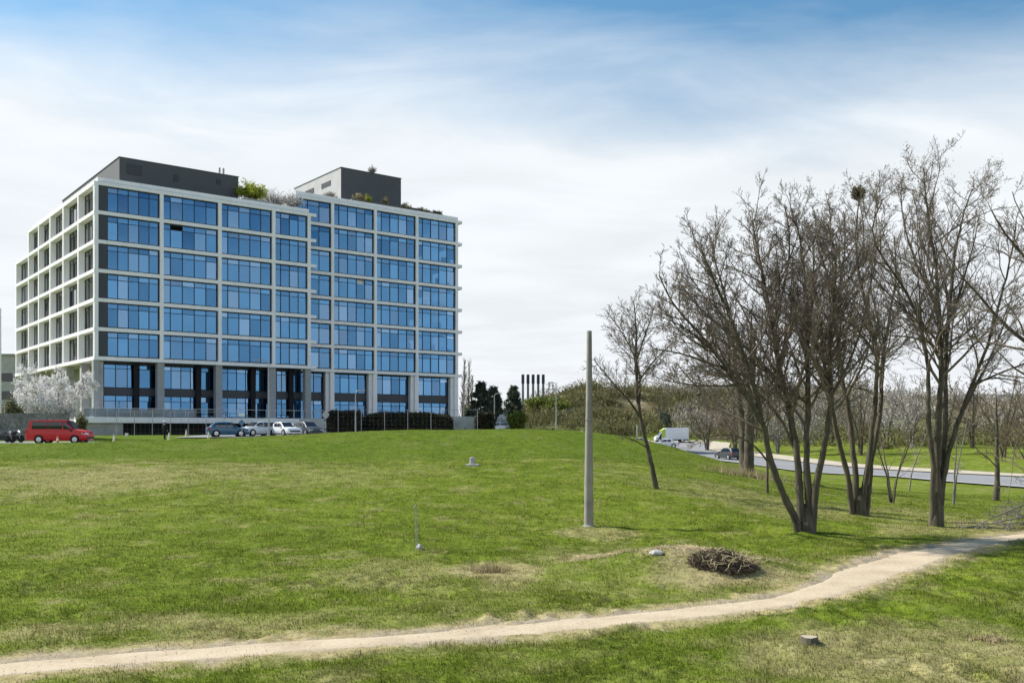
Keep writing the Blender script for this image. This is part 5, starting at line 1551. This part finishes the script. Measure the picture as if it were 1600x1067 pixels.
M['white_rock'] = simple('white_rock', (.40, .385, .36), .9, var=.3, scale=9, bump=.5, bscale=25)
rock('rock', 'whitish flat rock lying in the grass left of the brush pile', 'rock', 1025, 897, .135, .065, 3, 'white_rock')
rock('rock', 'small lump of broken concrete at the foot of the thin metal stake', 'rock', 655, 858, .10, .09, 5, 'concrete', .5)
x, y, z = to_base(738, 727)
root = empty('marker_post', (x, y, z)); tag(root, 'stubby grey post on a flat pale slab out in the meadow', 'post')
mb = MB(); mb.box(-.30, .30, -.3, .3, -.05, .07); mb.build('slab', M['pale_concrete'], root, bevel=.02)
mb = MB(); mb.lathe([(.13, .071), (.12, .36), (.05, .40)], 14); mb.build('stub', M['galv'], root, smooth=40)

# stump
x, y, z = to_base(1264, 1008)
root = empty('tree_stump', (x, y, z)); tag(root, 'low sawn tree stump with a pale cut top in the near grass', 'stump')
n = NT('cut_wood'); p = n.coord(); wv = n.n('ShaderNodeTexWave', wave_type='RINGS', rings_direction='Z'); wv.inputs['Scale'].default_value = 18; wv.inputs['Distortion'].default_value = 3; n.l(p, wv.inputs['Vector'])
M['cut_wood'] = n.done(n.bsdf(n.ramp(wv.outputs['Fac'], [(.2, (.30, .24, .17)), (.8, (.52, .46, .37))]), .9))
prof = []; sides = 28; mb = MB(); vs = []
for h, rr_ in ((-.1, .155), (0, .14), (.035, .118), (.085, .106), (.095, .10)):
    for k in range(sides):
        a = 6.283 * k / sides; q_ = rr_ * (1 + .12 * math.sin(3 * a + 1) + .07 * math.sin(7 * a) + (.25 * max(0, math.sin(4 * a)) if h <= 0 else 0)); vs.append((q_ * math.cos(a), q_ * math.sin(a), h + .012 * math.sin(a * 2) * (h > .1)))
mb.add(vs, [(i * sides + k, i * sides + (k + 1) % sides, (i + 1) * sides + (k + 1) % sides, (i + 1) * sides + k) for i in range(4) for k in range(sides)])
mb.build('bark', M['bark'], root, smooth=50)
mb = MB(); mb.add([(v_[0], v_[1], v_[2] + .002) for v_ in vs[-sides:]], [tuple(range(sides))]); mb.build('cut_top', M['cut_wood'], root)


# brush pile, straw, fallen branches
def stick_pile(name, label, cat, px, py, wx, wy, h, nst, seed, mat, ln, rad, straw=0, kind=None, lie=.35):
    x, y, z = to_base(px, py); r_ = np.random.default_rng(seed); tb = Tubes()
    for i in range(nst):
        a = r_.uniform(0, 6.28); q_ = r_.random() ** .55; cx, cy = math.cos(a) * q_ * wx, math.sin(a) * q_ * wy
        if kind:
            q_ = 1.0; cx, cy = r_.normal(0, .45) * wx, r_.normal(0, .45) * wy
            if fbm(np.array([(x + cx) * 1.4]), np.array([(y + cy) * 2.2]), 91, 4)[0] < r_.uniform(.26, .44): continue
        cz = float(base_z(np.array([x + cx]), np.array([y + cy]))[0] + relief(np.array([x + cx]), np.array([y + cy]))[0]) - z + h * max(0, 1 - q_ ** 1.4) * r_.random() ** .6 + .01
        d = unit(np.array([r_.normal(0, 1) + .3, r_.normal(0, .7), r_.normal(0, lie)])); L = ln * r_.uniform(.4, 1.2); k = r_.normal(0, .12, 3) * L
        c0 = np.array([cx, cy, cz]); tb.add(np.array([c0 - d * L / 2, c0 + k * .5, c0 + d * L / 2 + k]), np.array([1, .85, .5]) * rad * r_.uniform(.6, 1.5), 4)
    if straw is None: pass
    if kind:
        o = tb.build(name, M[mat]); o.location = (x, y, z); tag(o, kind=kind); return o
    root = empty(name, (x, y, z)); tag(root, label, cat); tb.build('dark_sticks', M[mat], root)
    if straw:
        tb = Tubes()
        for i in range(straw):
            a = r_.uniform(0, 6.28); q_ = r_.random() ** .5; cx, cy = math.cos(a) * q_ * wx, math.sin(a) * q_ * wy
            cz = h * max(0, 1 - q_ ** 1.4) * r_.uniform(.6, 1.25) + .03; d = unit(np.array([r_.normal(0, .7), -.3, r_.normal(.2, .8)])); L = ln * r_.uniform(.3, .9); c0 = np.array([cx, cy - .05, cz])
            tb.add(np.array([c0, c0 + d * L * .5 + r_.normal(0, .02, 3), c0 + d * L]), np.array([.007, .006, .003]), 3)
        tb.build('pale_stalks', M['straw_stalk'], root)
    return root


M['straw_stalk'] = simple('straw_stalk', (.52, .43, .26), .9, var=.3)
M['dead_stick'] = simple('dead_stick', (.10, .076, .052), .95, var=.5, scale=8)
stick_pile('brush_pile', 'dark heap of cut brushwood and stalks between the meadow and the path', 'brush pile', 1130, 903, .62, .42, .25, 2400, 7, 'dead_stick', .24, .0044, 150)
stick_pile('straw_litter', '', '', 1045, 884, 1.8, 1.1, .04, 13000, 8, 'straw_stalk', .17, .0048, kind='stuff', lie=.18)


def tuft(name, label, px, py, wx, wy, h, n_, seed, mat):
    x, y, z = to_base(px, py); r_ = np.random.default_rng(seed); P = np.c_[r_.normal(0, .45, n_) * wx, r_.normal(0, .45, n_) * wy, np.zeros(n_)]
    P[:, 2] = base_z(P[:, 0] + x, P[:, 1] + y) - z
    d = np.c_[r_.normal(0, .45, n_), r_.normal(0, .45, n_), np.ones(n_)]; d /= np.linalg.norm(d, axis=1)[:, None]
    b = np.cross(d, r_.normal(0, 1, (n_, 3))); b /= np.linalg.norm(b, axis=1)[:, None]
    s = (h * (.4 + .8 * r_.random(n_)))[:, None]
    V = np.stack([P - b * .012, P + b * .012, P + d * s], 1).reshape(-1, 3)
    o = np_mesh(name, V, np.arange(3 * n_).reshape(-1, 3), M[mat]); o.location = (x, y, z); tag(o, label, 'dry grass'); return o


tuft('dry_grass', 'pale dry grass clump on the hump below the stout double trunk', 1168, 745, 2.0, 1.0, .55, 900, 11, 'straw')
tuft('dry_grass', 'dry brownish grass patch in the meadow right of the thin metal stake', 768, 893, .42, .25, .16, 500, 12, 'straw')
tuft('dry_grass', 'dry straw tuft at the near right corner of the grass', 1545, 1000, .28, .2, .08, 220, 13, 'straw')

# fallen grey branches at the right
x, y, z = to_base(1575, 828)
root = empty('fallen_branch', (x, y, z)); tag(root, 'grey fallen branches sprawling on the grass at the right border', 'fallen branch')
tr = Tree(909, rmin=.0075, dens=(20, 7, 5, 3), spread=(28, 60), up=.0, lens=(.5, .5, .5, .5), maxlev=3, wob=.14)
g0 = lambda dx, dy, h: (x + dx, y + dy, ground(x + dx, y + dy) + h)
tr.stem([g0(2.0, .2, .75), g0(.9, .1, .9), g0(.1, -.1, .65), g0(-.9, -.3, .22)], .05, .016, .1, lenscale=2.4)
tr.stem([g0(1.8, -.3, .35), g0(.6, -.2, .55), g0(-.3, 0, .25), g0(-1.3, .1, .05)], .042, .014, .1, lenscale=2.2)
tr.stem([g0(1.6, .4, .1), g0(.5, .3, .25), g0(-.5, .2, .08)], .028, .010, .1, lenscale=1.6)
tr.trunk.build('limb', M['bark_pale'], root, (x, y, z)); tr.crown.build('twigs', M['twig_pale'], root, (x, y, z))
for (a, b, c) in ((1360, 838, 3),):
    pass

# ------------------------------------------------------------------ walls, fence, signs
def wall_obj(name, label, cat, px0, px1, Y, ytop, mat, depth=.35, ybot=None, dY=0):
    x0, x1 = (px0 - 800) / F * Y, (px1 - 800) / F * Y; z0 = ground((x0 + x1) / 2, Y) - .6; z1 = E + (HY - ytop) / F * Y
    mb = MB(); mb.box(0, x1 - x0, 0, depth, 0, z1 - z0); mb.box(-.05, x1 - x0 + .05, -.05, depth + .05, z1 - z0 + .002, z1 - z0 + .10)
    o = mb.build(name, mat, loc=(x0, Y, z0)); tag(o, label, cat); return o


n = NT('rough_wall'); p = n.pos(); a = n.noise(.8, 6, .7, p); b = n.noise(3.5, 5, .7, p, .6)
vor = n.n('ShaderNodeTexVoronoi', feature='DISTANCE_TO_EDGE'); vor.inputs['Scale'].default_value = 1.5; n.l(p, vor.inputs['Vector'])
c = n.ramp(n.math('ADD', n.math('MULTIPLY', a, .5), n.math('MULTIPLY', b, .5)), [(.32, (.09, .09, .085)), (.5, (.22, .22, .21)), (.68, (.40, .40, .39))])
M['rough_wall'] = n.done(n.bsdf(n.mix(n.mrange(vor.outputs[0], 0, .05, .6, 0), c, (.08, .08, .075)), .95, 0, .2, n.bump(b, .8, .06)))
wall_obj('retaining_wall', 'rough stained grey stone wall behind the red van', 'wall', -60, 106, 92, 647, M['rough_wall'])
wall_obj('ramp_wall', 'smooth pale concrete wall between the two dark hedges', 'wall', 704, 746, 114, 652, M['pale_concrete'])


def mesh_fence(label, px0, px1, Y, ytop, posts, seed):
    x0, x1 = (px0 - 800) / F * Y, (px1 - 800) / F * Y; z0 = ground((x0 + x1) / 2, Y); H = E + (HY - ytop) / F * Y - z0
    root = empty('mesh_fence', (x0, Y, z0)); tag(root, label, 'fence', 'thin wire fences before the office')
    L = x1 - x0
    for i in range(posts + 1):
        mb = MB(); s = L * i / posts; mb.tube([(s, 0, -.2), (s, 0, H)], .035, 6); mb.build('fence_post', M['galv'], root)
    mb = MB(); mb.tube([(0, 0, H - .03), (L, 0, H - .03)], .022, 6); mb.build('top_rail', M['galv'], root)
    mb = MB()
    for h in np.arange(.3, H - .1, .45): mb.box(0, L, -.004, .004, h - .002, h + .002)
    for s in np.arange(.2, L, .5): mb.box(s - .002, s + .002, .005, .012, .05, H - .05)
    mb.build('wire_mesh', M['galv'], root)


mesh_fence('thin grey wire fence along the front of the dark hedges', 492, 746, 109, 640, 7, 1)
mesh_fence('thin grey wire fence on the lawn below the terrace', 182, 350, 108, 643, 6, 2)
mesh_fence('thin grey wire fence on top of the rough stone wall', -60, 108, 92.5, 626, 5, 3)


def sign(label, px, Y, parts, ytop, grp='signs on the grass edge'):
    x = (px - 800) / F * Y; z = ground(x, Y); H = E + (HY - ytop) / F * Y - z
    root = empty('road_sign', (x, Y, z)); tag(root, label, 'road sign', grp)
    mb = MB(); mb.tube([(0, 0, -.1), (0, 0, H)], .035, 8); mb.build('post', M['galv'], root)
    for (kd, zc, s, m_) in parts:
        zc = H - zc; mb = MB()
        if kd == 'disc': mb.lathe([(s, -.09), (s, -.06)], 24, (0, 0, zc), 'y'); mb.build('sign_disc', m_, root)
        elif kd == 'ring': mb.lathe([(s, -.085), (s, -.055)], 24, (0, 0, zc), 'y'); mb.build('sign_rim', m_, root)
        elif kd == 'panel': mb.box(-s, s, -.09, -.06, zc - s * .38, zc + s * .38); mb.build('sign_panel', m_, root, bevel=.01)
        else:
            mb.add([(-s, -.09, zc), (0, -.09, zc + s), (s, -.09, zc), (0, -.09, zc - s), (-s, -.06, zc), (0, -.06, zc + s), (s, -.06, zc), (0, -.06, zc - s)],
                   [(0, 1, 2, 3), (7, 6, 5, 4), (0, 4, 5, 1), (1, 5, 6, 2), (2, 6, 7, 3), (3, 7, 4, 0)]); mb.build('sign_square', m_, root)


M['sign_blue'] = simple('sign_blue', (.10, .20, .36), .5, var=.08); M['sign_back'] = simple('sign_back', (.36, .37, .36), .5, .3, var=.15)
sign('road sign with a white panel above a blue square, beside the steel blue hatchback', 378, 97, [('panel', .12, .30, M['white_paint']), ('square', .92, .34, M['sign_blue'])], 646)
sign('round grey road sign on a post at the left end of the hedge', 509, 103, [('disc', .34, .33, M['sign_back']), ('disc2' if False else 'ring', .34, .35, M['white_paint'])], 643)
bo = MB(); bo.tube([(0, 0, -.1), (0, 0, .95)], .06, 10); o = bo.build('bollard', M['plastic_dark'], loc=at_px(727, 110, 0)); tag(o, 'short dark bollard before the pale ramp wall', 'bollard')

# ------------------------------------------------------------------ far buildings, chimneys, masts
bx = MB(); Yb = 170; x0, x1 = (-90 - 800) / F * Yb, (24 - 800) / F * Yb; zt_ = (HY - 556) / F * Yb
root = empty('distant_building', (x0, Yb, E - 1)); tag(root, 'pale grey flat-roofed building glimpsed at the left border behind the office', 'building')
bx.box(0, x1 - x0, 0, 20, 0, zt_ + 1); bx.build('wall', M['pale_concrete'], root)
bx = MB(); bx.box(-.3, x1 - x0 + .3, -.3, 20.3, zt_ + 1.002, zt_ + 1.35); bx.build('roof', M['concrete'], root)
for k in range(3):
    bx = MB(); bx.box(.4, x1 - x0 - .5, -.08, -.003, 3.2 + k * 3.2, 4.7 + k * 3.2); bx.build('window', M['car_glass'], root)
YC_ = 620; M['far_stack'] = simple('far_stack', (.16, .165, .175), .9, var=.1); M['far_cap'] = simple('far_cap', (.05, .055, .06), .9, var=.1)  # stack grey has the distance haze mixed into its colour
cn = ['leftmost', 'second from left', 'middle', 'second from right', 'rightmost']
for i, px in enumerate((817, 825, 833, 841, 848.8)):
    x = (px - 800) / F * YC_; zt2 = E + (HY - 585) / F * YC_; zg = ground(x, YC_)
    root = empty('chimney', (x, YC_, zg)); tag(root, f'{cn[i]} of the five slender power station chimneys on the skyline', 'chimney', 'five chimneys on the skyline')
    mb = MB(); mb.lathe([(1.0, 0), (.72, zt2 - zg - 6)], 14); mb.build('shaft', M['far_stack'], root, smooth=40)
    mb = MB(); mb.lathe([(.74, zt2 - zg - 5.99), (.98, zt2 - zg - 5.9), (.98, zt2 - zg)], 14); mb.build('cap', M['far_cap'], root, smooth=40)
for i, (px, yt) in enumerate(((858, 598), (864, 600))):
    Y = 420; x = (px - 800) / F * Y; zg = ground(x, Y); H = E + (HY - yt) / F * Y - zg
    root = empty('pylon', (x, Y, zg)); tag(root, ('nearer-left lattice power pylon right of the chimneys', 'slimmer power pylon farther right of the chimneys')[i], 'pylon', 'power pylons')
    mb = MB(); [mb.tube([(sx * 1.2, sy * 1.2, 0), (sx * .2, sy * .2, H)], .10, 4) for sx in (-1, 1) for sy in (-1, 1)]
    for k in range(7):
        a, b = k / 7, (k + 1) / 7; wa, wb = 1.2 - a, 1.2 - b
        mb.tube([(-wa, -wa, H * a), (wb, -wb, H * b)], .05, 4); mb.tube([(wa, -wa, H * a), (-wb, -wb, H * b)], .05, 4)
    mb.build('lattice', M['far_stack'], root)
    mb = MB(); [mb.tube([(-w_, 0, h), (w_, 0, h)], .10, 4) for h, w_ in ((H * .97, 1.6), (H * .88, 2.2))]; mb.build('cross_arm', M['far_stack'], root)
for i, (px, Y, wp, yt, yb_) in enumerate(((1310, 330, 22, 598, 616), (1345, 420, 26, 600, 612))):
    x = (px - 800) / F * Y; w_ = wp / F * Y; zg = ground(x, Y) - 1; H = E + (HY - yt) / F * Y - zg
    root = empty('distant_house', (x, Y, zg)); tag(root, ('white house far off on the hill between the middle trunks', 'second pale house far off on the hill, right of the white one')[i], 'house', 'houses far off on the hill')
    mb = MB(); mb.box(-w_ / 2, w_ / 2, 0, 8, 0, H * .8); mb.build('wall', M['white_paint'], root)
    mb = MB(); mb.prism([(-w_ / 2 - .4, H * .802), (w_ / 2 + .4, H * .802), (w_ / 2 - 1, H), (-w_ / 2 + 1, H)], -.4, 8.4); mb.build('roof', M['concrete'], root)
    for s in (-.3, 0, .3):
        mb = MB(); mb.box(s * w_ - .5, s * w_ + .5, -.06, -.004, H * .8 - 2.2, H * .8 - .8); mb.build('window', M['car_glass'], root)
